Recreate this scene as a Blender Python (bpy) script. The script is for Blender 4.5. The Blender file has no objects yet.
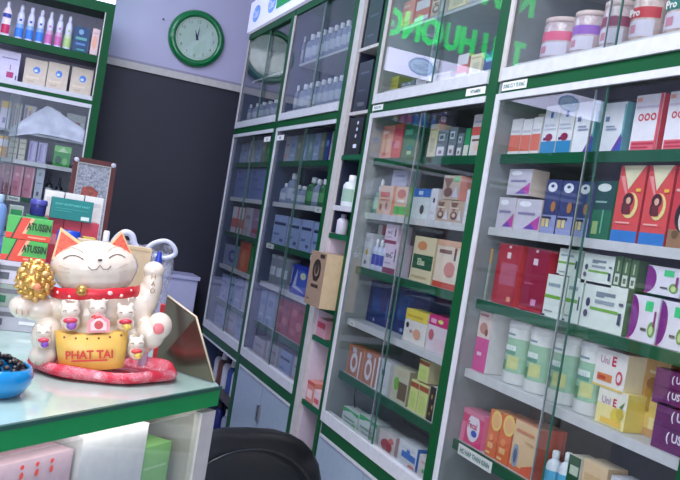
import bpy, bmesh, math, random
from mathutils import Matrix, Vector
random.seed(7)
R = math.radians
SC = bpy.context.scene
COL = SC.collection
def lin(c):
    return tuple((x/12.92 if x <= .04045 else ((x+.055)/1.055)**2.4) for x in c)
def rgb(r, g, b): return lin((r/255, g/255, b/255))
# ------------------------------------------------------------------ camera
cd = bpy.data.cameras.new('camera'); cam = bpy.data.objects.new('camera', cd); COL.objects.link(cam)
right = Vector((0.9157955, -0.36773559, 0.16152132))
down = Vector((0.14343227, -0.07620157, -0.9867221))
fwd = Vector((0.37516102, 0.92680303, -0.01703991))
mw = Matrix.Identity(4)
for i in range(3):
    mw[i][0] = right[i]; mw[i][1] = -down[i]; mw[i][2] = -fwd[i]
mw[2][3] = 1.45
cam.matrix_world = mw
cd.sensor_width = 36; cd.lens = 36*850/680; cd.clip_start = .05
SC.camera = cam
# ------------------------------------------------------------------ world, lights, exposure
w = bpy.data.worlds.new('world'); SC.world = w; w.use_nodes = True
w.node_tree.nodes['Background'].inputs[0].default_value = (.62, .72, 1.0, 1)
w.node_tree.nodes['Background'].inputs[1].default_value = 1.3
def area(name, loc, rot, sx, sy, power, col):
    l = bpy.data.lights.new(name, 'AREA'); l.shape = 'RECTANGLE'; l.size = sx; l.size_y = sy; l.energy = power; l.color = col
    o = bpy.data.objects.new(name, l); COL.objects.link(o); o.location = loc; o.rotation_euler = rot
    return o
area('daylight_from_shop_front', (-1.75, -2.2, 1.75), (R(90), 0, R(-12)), 2.3, 2.6, 100, (.93, .97, 1.0))
area('ceiling_light_front', (-.2, 1.6, 3.3), (0, 0, 0), 1.4, 1.4, 74, (.90, .92, 1.0))
area('ceiling_light_back', (-.1, 4.3, 3.3), (0, 0, 0), 1.4, 1.2, 31, (.60, .64, 1.0))
SC.view_settings.view_transform = 'Standard'; SC.view_settings.look = 'None'
SC.view_settings.exposure = 0.0; SC.view_settings.gamma = 1.0; SC.view_settings.use_curve_mapping = False
# ------------------------------------------------------------------ materials
_m = {}
def mat(c, rough=.5, metal=0, emit=0, var=.06, scale=30, name=None, bump=0, coat=0, spec=None):
    key = (tuple(c), rough, metal, emit, var, scale, bump, coat, spec)
    if key in _m: return _m[key]
    m = bpy.data.materials.new(name or 'paint_%d_%d_%d' % tuple(c)); m.use_nodes = True
    nt = m.node_tree; b = nt.nodes['Principled BSDF']; L = lin((c[0]/255, c[1]/255, c[2]/255))
    tc = nt.nodes.new('ShaderNodeTexCoord'); n = nt.nodes.new('ShaderNodeTexNoise'); n.inputs['Scale'].default_value = scale
    nt.links.new(tc.outputs['Object'], n.inputs['Vector'])
    r = nt.nodes.new('ShaderNodeValToRGB')
    r.color_ramp.elements[0].position = .3; r.color_ramp.elements[1].position = .7
    r.color_ramp.elements[0].color = (*[x*(1-var) for x in L], 1); r.color_ramp.elements[1].color = (*[min(1, x*(1+var)) for x in L], 1)
    nt.links.new(n.outputs['Fac'], r.inputs['Fac']); nt.links.new(r.outputs['Color'], b.inputs['Base Color'])
    b.inputs['Roughness'].default_value = rough; b.inputs['Metallic'].default_value = metal
    if spec is not None: b.inputs['Specular IOR Level'].default_value = spec
    if coat: b.inputs['Coat Weight'].default_value = coat
    if emit: b.inputs['Emission Color'].default_value = (*L, 1); b.inputs['Emission Strength'].default_value = emit
    if bump:
        bp = nt.nodes.new('ShaderNodeBump'); bp.inputs['Strength'].default_value = bump; bp.inputs['Distance'].default_value = .002
        nt.links.new(n.outputs['Fac'], bp.inputs['Height']); nt.links.new(bp.outputs['Normal'], b.inputs['Normal'])
    _m[key] = m
    return m
def glass(name, tint=(230, 245, 238), r0=.05, rough=0.0, gain=1.0):
    m = bpy.data.materials.new(name); m.use_nodes = True; nt = m.node_tree; nt.nodes.clear()
    out = nt.nodes.new('ShaderNodeOutputMaterial'); mx = nt.nodes.new('ShaderNodeMixShader')
    tr = nt.nodes.new('ShaderNodeBsdfTransparent'); tr.inputs[0].default_value = (*lin([x/255 for x in tint]), 1)
    gl = nt.nodes.new('ShaderNodeBsdfGlossy'); gl.inputs['Roughness'].default_value = rough
    geo = nt.nodes.new('ShaderNodeNewGeometry'); dt = nt.nodes.new('ShaderNodeVectorMath'); dt.operation = 'DOT_PRODUCT'
    nt.links.new(geo.outputs['Incoming'], dt.inputs[0]); nt.links.new(geo.outputs['Normal'], dt.inputs[1])
    def mth(op, a, b=None):
        n = nt.nodes.new('ShaderNodeMath'); n.operation = op
        for i, v in enumerate((a, b)):
            if v is None: continue
            if isinstance(v, (int, float)): n.inputs[i].default_value = v
            else: nt.links.new(v, n.inputs[i])
        return n.outputs[0]
    a = mth('ABSOLUTE', dt.outputs['Value']); s = mth('SUBTRACT', 1.0, a); p = mth('POWER', s, 5.0)
    q = mth('MULTIPLY', p, (1-r0)*gain); f = mth('MINIMUM', mth('ADD', q, r0), 1.0)
    nt.links.new(f, mx.inputs[0]); nt.links.new(tr.outputs[0], mx.inputs[1]); nt.links.new(gl.outputs[0], mx.inputs[2])
    nt.links.new(mx.outputs[0], out.inputs[0])
    return m
GLASS = glass('cabinet_glass', (247, 249, 248), .05)
GLASS_EDGE = mat((36, 84, 70), .3, name='glass_edge')
CLEAR = glass('clear_plastic', (225, 235, 240), .08, .05)
def film(name, c, fac):
    m = bpy.data.materials.new(name); m.use_nodes = True; nt = m.node_tree; p = nt.nodes['Principled BSDF']; p.inputs['Base Color'].default_value = (*rgb(*c), 1); p.inputs['Roughness'].default_value = .35
    tr = nt.nodes.new('ShaderNodeBsdfTransparent'); mx = nt.nodes.new('ShaderNodeMixShader'); n = nt.nodes.new('ShaderNodeTexNoise'); n.inputs['Scale'].default_value = 7; n.inputs['Distortion'].default_value = 1.5
    mr = nt.nodes.new('ShaderNodeMapRange'); mr.inputs['From Min'].default_value = .35; mr.inputs['From Max'].default_value = .65; mr.inputs['To Min'].default_value = fac-.2; mr.inputs['To Max'].default_value = fac+.2
    nt.links.new(n.outputs['Fac'], mr.inputs['Value']); nt.links.new(mr.outputs[0], mx.inputs[0]); nt.links.new(tr.outputs[0], mx.inputs[1]); nt.links.new(p.outputs[0], mx.inputs[2]); nt.links.new(mx.outputs[0], nt.nodes['Material Output'].inputs[0])
    return m
BAG = film('thin_white_bag_plastic', (206, 206, 222), .35)
GREEN = mat((0, 76, 36), .45, name='green_laminate', var=.10, scale=6, spec=.2)
GREEN_IN = mat((8, 84, 54), .5, spec=.2, name='green_shelf_edge', var=.08, scale=9)
WHITE_AL = mat((204, 204, 206), .4, name='white_aluminium')
CREAM_AL = mat((196, 190, 184), .4, name='cream_aluminium')
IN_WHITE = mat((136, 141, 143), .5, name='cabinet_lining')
IN_SHADED = mat((66, 80, 112), .5, name='shaded_cabinet_lining')  # far cabinets' lining, their dimness put into a darker, bluer colour
PALE_DOOR = mat((154, 170, 184), .25, name='pale_blue_door', var=.03)
STEEL = mat((170, 172, 176), .3, .9, name='steel')
BLACK = mat((14, 14, 18), .35, name='black_plastic')
WHITE = mat((236, 234, 230), .5)
# ------------------------------------------------------------------ mesh builder
_txt = {}
def text_mesh(s, bold=False):
    if (s, bold) in _txt: return _txt[(s, bold)]
    c = bpy.data.curves.new('lettering', 'FONT'); c.body = s; c.size = 1; c.resolution_u = 2; c.align_x = 'CENTER'
    if bold: c.offset = .03
    o = bpy.data.objects.new('lettering', c); COL.objects.link(o)
    dg = bpy.context.evaluated_depsgraph_get(); dg.update()
    me = bpy.data.meshes.new_from_object(o.evaluated_get(dg))
    vs = [tuple(v.co) for v in me.vertices]; fs = [tuple(p.vertices) for p in me.polygons]
    bpy.data.objects.remove(o); bpy.data.meshes.remove(me)
    if not vs: _txt[(s, bold)] = None; return None
    x0 = min(v[0] for v in vs); x1 = max(v[0] for v in vs); y0 = min(v[1] for v in vs); y1 = max(v[1] for v in vs)
    r = ([((v[0]-(x0+x1)/2)/(x1-x0), (v[1]-(y0+y1)/2)/(y1-y0)) for v in vs], fs, (x1-x0)/(y1-y0))
    _txt[(s, bold)] = r
    return r
class MB:
    def __init__(s): s.v = []; s.f = []; s.m = []; s.mats = []; s.sm = []
    def mi(s, m):
        if m not in s.mats: s.mats.append(m)
        return s.mats.index(m)
    def add(s, vs, fs, m, smooth=False, M=None):
        o = len(s.v); k = s.mi(m)
        if M is not None: vs = [tuple(M @ Vector(v)) for v in vs]
        s.v += [tuple(v) for v in vs]
        for f in fs: s.f.append(tuple(i+o for i in f)); s.m.append(k); s.sm.append(smooth)
        return s
    def box(s, x0, x1, y0, y1, z0, z1, m, M=None, mf=None, mt=None, ms=None):
        vs = [(x, y, z) for x in (x0, x1) for y in (y0, y1) for z in (z0, z1)]
        F = {'l': (0, 1, 3, 2), 'r': (4, 6, 7, 5), 'f': (0, 4, 5, 1), 'b': (2, 3, 7, 6), 'd': (0, 2, 6, 4), 't': (1, 5, 7, 3)}
        o = len(s.v)
        if M is not None: vs = [tuple(M @ Vector(v)) for v in vs]
        s.v += vs
        for k, f in F.items():
            mm = {'f': mf, 't': mt, 'l': ms, 'r': ms, 'b': None, 'd': None}[k] or m
            s.f.append(tuple(i+o for i in f)); s.m.append(s.mi(mm)); s.sm.append(False)
        return s
    def prism(s, pts, y0, y1, m, M=None):      # (x, z) outline extruded along y, front at y0
        n = len(pts); vs = [(x, y0, z) for x, z in pts]+[(x, y1, z) for x, z in pts]
        fs = [tuple(range(n)), tuple(range(2*n-1, n-1, -1))]+[(i, i+n, (i+1) % n+n, (i+1) % n) for i in range(n)]
        return s.add(vs, fs, m, False, M)
    def slab(s, pts, z0, z1, m):               # (x, y) outline extruded along z
        n = len(pts); vs = [(x, y, z0) for x, y in pts]+[(x, y, z1) for x, y in pts]
        fs = [tuple(range(n-1, -1, -1)), tuple(range(n, 2*n))]+[(i, (i+1) % n, (i+1) % n+n, i+n) for i in range(n)]
        return s.add(vs, fs, m)
    def lathe(s, prof, m, cx=0, cy=0, seg=20, M=None, cap=True):
        vs = []; fs = []
        for r, z in prof:
            for k in range(seg): a = 2*math.pi*k/seg; vs.append((cx+r*math.cos(a), cy+r*math.sin(a), z))
        for j in range(len(prof)-1):
            for k in range(seg): fs.append((j*seg+k, j*seg+(k+1) % seg, (j+1)*seg+(k+1) % seg, (j+1)*seg+k))
        n = len(prof)
        s.add(vs, fs, m, True, M)
        if cap and prof[0][0] > 1e-5: s.add(vs[:seg], [tuple(range(seg-1, -1, -1))], m, False, M)
        if cap and prof[-1][0] > 1e-5: s.add(vs[-seg:], [tuple(range(seg))], m, False, M)
        return s
    def band(s, r, z0, z1, m, a0=-180, a1=0, seg=14, y=0, x=0):   # curved label on a cylinder's front
        vs = []
        for k in range(seg+1):
            a = R(a0+(a1-a0)*k/seg); vs += [(x+r*math.cos(a), y+r*math.sin(a), z0), (x+r*math.cos(a), y+r*math.sin(a), z1)]
        return s.add(vs, [(2*k, 2*k+2, 2*k+3, 2*k+1) for k in range(seg)], m, True)
    def ball(s, c, rad, m, seg=16, rings=10, M=None):
        if isinstance(rad, (int, float)): rad = (rad,)*3
        vs = [(c[0], c[1], c[2]-rad[2])]; fs = []
        for j in range(1, rings):
            p = math.pi*j/rings-math.pi/2
            for k in range(seg): a = 2*math.pi*k/seg; vs.append((c[0]+rad[0]*math.cos(p)*math.cos(a), c[1]+rad[1]*math.cos(p)*math.sin(a), c[2]+rad[2]*math.sin(p)))
        vs.append((c[0], c[1], c[2]+rad[2])); t = len(vs)-1
        for k in range(seg):
            fs.append((0, 1+(k+1) % seg, 1+k)); fs.append((t, t-seg+k, t-seg+(k+1) % seg))
            for j in range(rings-2): a = 1+j*seg; fs.append((a+k, a+(k+1) % seg, a+seg+(k+1) % seg, a+seg+k))
        return s.add(vs, fs, m, True, M)
    def tube(s, pts, r, m, seg=8):
        pts = [Vector(p) for p in pts]; vs = []; fs = []; n = len(pts)
        rr = r if isinstance(r, (list, tuple)) else [r]*n
        up = Vector((0, 0, 1))
        for i, p in enumerate(pts):
            t = (pts[min(i+1, n-1)]-pts[max(i-1, 0)]).normalized()
            a = t.cross(up)
            if a.length < .05: a = t.cross(Vector((0, 1, 0)))
            a.normalize(); b = a.cross(t)
            for k in range(seg): q = 2*math.pi*k/seg; vs.append(tuple(p+a*rr[i]*math.cos(q)+b*rr[i]*math.sin(q)))
        for i in range(n-1):
            for k in range(seg): fs.append((i*seg+k, i*seg+(k+1) % seg, (i+1)*seg+(k+1) % seg, (i+1)*seg+k))
        fs += [tuple(range(seg-1, -1, -1)), tuple(range((n-1)*seg, n*seg))]
        return s.add(vs, fs, m, True)
    def text(s, t, cx, cz, y, h, m, maxw=None, bold=False, mirror=False, M=None, th=0):
        d = text_mesh(t, bold)
        if not d: return s
        vs, fs, asp = d; ww = h*asp
        if maxw and ww > maxw: ww = maxw
        k = -1 if mirror else 1
        a = [(cx+k*v[0]*ww, y, cz+v[1]*h) for v in vs]
        s.add(a, fs if not mirror else [f[::-1] for f in fs], m, False, M)
        if th: s.add([(v[0], v[1]+th, v[2]) for v in a], [f[::-1] for f in fs], m, False, M)
        return s
    def disc(s, cx, cz, rx, rz, y, m, n=20, M=None):
        return s.add([(cx+rx*math.cos(2*math.pi*k/n), y, cz+rz*math.sin(2*math.pi*k/n)) for k in range(n)], [tuple(range(n))], m, False, M)
    def build(s, name, parent=None, loc=None, rot=None):
        me = bpy.data.meshes.new(name); me.from_pydata(s.v, [], s.f)
        for m in s.mats: me.materials.append(m)
        me.polygons.foreach_set('material_index', s.m); me.polygons.foreach_set('use_smooth', s.sm); me.update()
        o = bpy.data.objects.new(name, me); COL.objects.link(o)
        if parent: o.parent = parent
        if loc: o.location = loc
        if rot: o.rotation_euler = rot
        return o
def empty(name, loc=(0, 0, 0), rz=0):
    o = bpy.data.objects.new(name, None); COL.objects.link(o); o.location = loc; o.rotation_euler = (0, 0, rz); o.empty_display_size = .05
    return o
def tag(o, label, cat, group=None):
    o['label'] = label; o['category'] = cat
    if group: o['group'] = group
    return o
def struct(o): o['kind'] = 'structure'; return o
# ------------------------------------------------------------------ room
CX, BACK, WALLY, CEIL = 1.367, 1.76, 6.0, 3.6
WALLM = mat((184, 180, 206), .6, name='lilac_white_wall', var=.02, scale=3)
struct(MB().box(-3.2, 2.6, -2.6, 7, -.1, 0, mat((176, 178, 180), .25, name='grey_floor_tile', var=.05, scale=4)).build('floor'))
struct(MB().box(-3.2, 2.6, -2.6, 7, CEIL, CEIL+.1, mat((215, 215, 225), .7, name='ceiling_paint', var=.02)).build('ceiling'))
struct(MB().box(-3.2, 2.6, WALLY, WALLY+.12, 0, CEIL, WALLM).build('wall_back'))
struct(MB().box(BACK+.02, BACK+.14, -2.6, 7, 0, CEIL, WALLM).build('wall_right'))
struct(MB().box(-3.2, -3.08, -2.6, 7, 0, CEIL, WALLM).build('wall_left'))
struct(MB().box(-.6, 1.75, WALLY-.012, WALLY-.001, 0, 2.272, mat((52, 52, 62), .45, name='dark_wall_panel', var=.05, scale=2, spec=.3)).build('trim_1'))
struct(MB().box(-.6, 1.75, WALLY-.03, WALLY-.001, 2.272, 2.318, CREAM_AL).box(-.6, 1.75, WALLY-.02, WALLY-.001, 2.318, 2.335, mat((150, 145, 165), .5)).build('trim_2'))
for n, y in ((1, 1.6), (2, 4.3)):
    e = empty('ceiling_light', (-.15, y, CEIL))
    tag(e, 'flat white ceiling light panel, %s' % ('the one nearer the shop front' if n == 1 else 'the one nearer the back wall'), 'ceiling light')
    MB().box(-.72, .72, -.72, .72, -.05, 0, WHITE_AL).build('housing', e)
    MB().box(-.69, .69, -.69, .69, -.056, -.0501, mat((235, 238, 255), .5, emit=2.0)).build('diffuser', e)
# ------------------------------------------------------------------ wall cabinets (fronts face -X)
def letter_strip(parent, s, y, z, w, h, x, col=(30, 110, 95)):
    m = Matrix.Translation((x, y, z)) @ Matrix.Rotation(R(-90), 4, 'Z')
    b = MB().box(-w/2, w/2, 0, .002, -h/2, h/2, WHITE, M=m)
    b.text(s, 0, 0, -.0005, h*.5, mat(col, .5), w*.88, True, M=m)
    return b.build('shelf_label', parent)
SHELVES = [(2, .8526), (3, 1.0761), (4, 1.2955), (5, 1.5221), (6, 1.7487)]
def bay(label, y1, y0, cabname, lining, door_kind='panel', upshelf=2.30, top=2.59, tint=None):
    """one bay of the right hand wall cabinet; y1 = far end, y0 = near end"""
    e = empty('display_cabinet', (CX, (y0+y1)/2, 0)); tag(e, label, 'cabinet', None)
    c = (y0+y1)/2; h = (y1-y0)/2; D = BACK-CX; dz = -.013 if y0 < 3.2 else 0
    def bx(name, x0, x1, ya, yb, z0, z1, m, par=e): return MB().box(x0, x1, ya-c, yb-c, z0, z1, m).build(name, par)
    bx('back_panel', D-.012, D, y0+.003, y1-.003, .02, top, lining)
    bx('side_panel', .004, D-.012, y0+.002, y0+.02, .02, top, lining)
    bx('side_panel', .004, D-.012, y1-.02, y1-.002, .02, top, lining)
    # green front frame
    f = MB()
    f.box(0, .022, y0-c+.001, y0-c+.056, .02, top, GREEN)                # near stile, green
    f.box(0, .022, y1-c-.006, y1-c-.001, .02, top, GREEN)
    f.box(0, .022, y0-c+.056, y1-c-.028, 1.929, 1.966, GREEN)             # mid rail
    f.box(0, .022, y0-c+.056, y1-c-.028, .60+dz, .648+dz, GREEN)                # base rail
    f.box(0, .022, y0-c+.056, y1-c-.028, top-.032, top, GREEN)
    f.box(0, .022, y0-c+.056, y1-c-.006, .02, .06, GREEN)
    f.build('green_frame', e)
    a = MB()
    a.box(-.003, .0035, y1-c-.028, y1-c-.006, .649+dz, 1.928, WHITE_AL)
    a.box(-.003, .0035, y1-c-.028, y1-c-.006, 1.967, top-.032, CREAM_AL)
    a.box(-.004, .030, y0-c+.056, y1-c-.028, .649+dz, .694+dz, WHITE_AL)        # lower sliding track
    a.box(-.003, .0035, y0-c+.056, y1-c-.028, .588+dz, .599+dz, WHITE_AL)
    a.box(-.004, .0035, y0-c+.056, y1-c-.028, 1.908, 1.928, WHITE_AL)
    a.box(-.008, .030, y0-c+.056, y1-c-.028, 1.967, 2.006, WHITE_AL)      # upper sliding track
    a.build('white_track', e)
    for k, z in SHELVES:
        s = bx('shelf', .052, D-.014, y0+.022, y1-.022, z-.012, z-.001, mat((186, 190, 194), .4, name='white_shelf'))
        if k % 2: bx('shelf_edge', .040, .0515, y0+.022, y1-.022, z-.026, z-.001, WHITE_AL, s)
        else: bx('shelf_edge', .040, .0515, y0+.022, y1-.022, z-.030, z-.001, GREEN_IN, s)
    bx('shelf', .036, D-.014, y0+.022, y1-.022, .620, .652, mat((190, 194, 198), .4, name='white_base_shelf'))
    bx('shelf', .036, D-.014, y0+.022, y1-.022, 1.985, 2.029, WHITE_AL)
    s = bx('shelf', .062, D-.014, y0+.022, y1-.022, upshelf-.014, upshelf-.001, mat((186, 190, 194), .4, name='white_shelf'))
    bx('top_panel', .004, D-.012, y0+.002, y1-.002, top, top+.012, GREEN)
    # sliding glass doors: two lower, two upper, overlapping in the middle
    ya, yb = y0-c+.056, y1-c-.028; mid = (ya+yb)/2
    for z0, z1, nm in ((.695+dz, 1.907, 'lower'), (2.007, top-.032, 'upper')):
        for k, (p, q, x) in enumerate(((mid-.03, yb, .006), (ya, mid+.03, .018))):
            g = MB().box(x, x+.004, p, q, z0, z1, GLASS).build('glass_door', e)
            ed = p-.001 if k == 0 else q
            MB().box(x-.0005, x+.0045, ed, ed+.0035, z0, z1, GLASS_EDGE if k == 0 else mat((166, 176, 178), .2)).build('pane_edge', g)
    # base
    if door_kind == 'panel':
        for p, q in ((y0+.05, c-.004), (c+.004, y1-.012)):
            d = bx('base_door', .002, .018, p, q, .062, .586+dz, PALE_DOOR)
            MB().box(-.008, .002, (p if p > c else q-.02)-c, (p+.02 if p > c else q)-c, .40, .48, STEEL).build('handle', d)
    else:
        bx('shelf', .03, D-.014, y0+.022, y1-.022, .30, .315, mat((70, 66, 64), .5))
    return e
cabB = bay('white and green glazed wall cabinet at the right edge of the photo', 2.30, 1.28, 'B', IN_WHITE)
cabA = bay('white and green glazed wall cabinet between the narrow rack and the right-hand cabinet', 3.272, 2.30, 'A', IN_WHITE)
cab2 = bay('dim glazed wall cabinet beside the narrow rack, with plain doors below', 4.575, 3.60, '2', IN_SHADED)
cab1 = bay('farthest glazed wall cabinet, next to the dark wall panel', 5.535, 4.575, '1', IN_SHADED, 'open')
letter_strip(cabB, 'HO HAP THAN KINH', 2.145-1.79, .8326, .19, .032, .0385)
letter_strip(cabB, 'DUNG CU Y TE KHAC', 2.20-1.79, 1.948, .13, .026, -.003)
letter_strip(cabA, 'VITAMIN', 2.425-2.786, 1.949, .12, .024, -.003)
letter_strip(cabA, 'THUOC BO', 3.20-2.786, 1.949, .10, .022, -.003)
letter_strip(cabA, 'SUA', 3.19-2.786, 1.060, .05, .020, .037)
letter_strip(cab2, 'SIRO', 4.47-4.0875, 1.87, .12, .028, -.003)
letter_strip(cab2, 'DA LIEU', 4.47-4.0875, 1.276, .13, .026, .037)
letter_strip(cab2, 'TAI MUI', 3.74-4.0875, 1.276, .13, .026, .037)
letter_strip(cab2, 'MAT', 3.80-4.0875, 1.505, .10, .024, .037)
letter_strip(cab1, 'HO', 4.72-5.055, 1.87, .12, .028, -.003)
# lit header boxes on top of the wall cabinets
LIT = mat((228, 226, 255), .5, emit=.35, name='lit_header_face', var=.01)
LBLUE = mat((120, 160, 225), .5, emit=.25, name='pale_blue_print'); LGRN = mat((20, 150, 80), .5, emit=.2, name='green_print')
def header(y1, y0, label):
    o = empty('lit_header', (CX, (y0+y1)/2, 2.603)); tag(o, label, 'sign')
    c = (y0+y1)/2; m = Matrix.Rotation(R(-90), 4, 'Z')
    MB().box(-.02, .14, y0-c+.002, y1-c-.002, 0, .20, LIT).build('light_box', o)
    W = (y1-y0)
    for k in range(2):
        b = MB(); cx = -W/2+.18+k*.34
        b.disc(cx, .10, .085, .055, -.0215, LBLUE, M=m); b.text('Clear', cx, .10, -.0225, .05, LIT, .12, M=m); b.build('printed_logo', o)
    MB().box(W/2-.34, W/2-.03, -.0222, -.0208, .05, .15, LGRN, M=m).build('green_print', o)
    return o
header(5.535, 4.575, 'lit white header box above the farthest wall cabinet, left of the pair')
header(4.575, 3.60, 'lit white header box above the cabinet beside the narrow rack')
header(3.272, 2.30, 'lit white header box above the second cabinet from the right')
header(2.30, 1.28, 'lit white header box above the right-hand wall cabinet')
# narrow open rack between the two pairs
e = empty('open_shelf_rack', (CX, 3.436, 0)); tag(e, 'narrow open shelf rack with pale pink back between two glazed cabinets', 'shelf')
RC = 3.436; ylo, yhi = 3.275-RC, 3.597-RC; D = BACK-CX
PINK = mat((214, 196, 210), .5, name='pale_pink_lining', var=.03)
MB().box(-.003, D-.002, yhi-.064, yhi, .02, 2.56, CREAM_AL).build('side_panel', e)
MB().box(0, D-.002, ylo, ylo+.030, .02, 2.56, GREEN).build('side_panel', e)
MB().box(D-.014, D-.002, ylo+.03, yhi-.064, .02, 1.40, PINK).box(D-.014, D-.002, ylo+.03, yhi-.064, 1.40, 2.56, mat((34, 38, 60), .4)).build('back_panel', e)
for z, m in ((2.235, CREAM_AL), (1.950, CREAM_AL), (1.535, WHITE_AL), (1.41, GREEN_IN), (1.09, GREEN_IN), (.66, GREEN_IN)):
    MB().box(.004, D-.014, ylo+.03, yhi-.069, z-(.022 if m is not CREAM_AL else .014), z, m).build('shelf', e)
MB().box(.004, D-.014, ylo+.03, yhi-.064, .02, .06, GREEN).build('plinth', e)
MB().box(.012, D-.016, yhi-.078, yhi-.0645, 1.415, 2.55, mat((30, 34, 54), .4)).box(.012, D-.016, yhi-.078, yhi-.0645, .07, 1.40, PINK).build('side_lining', e)
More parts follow.
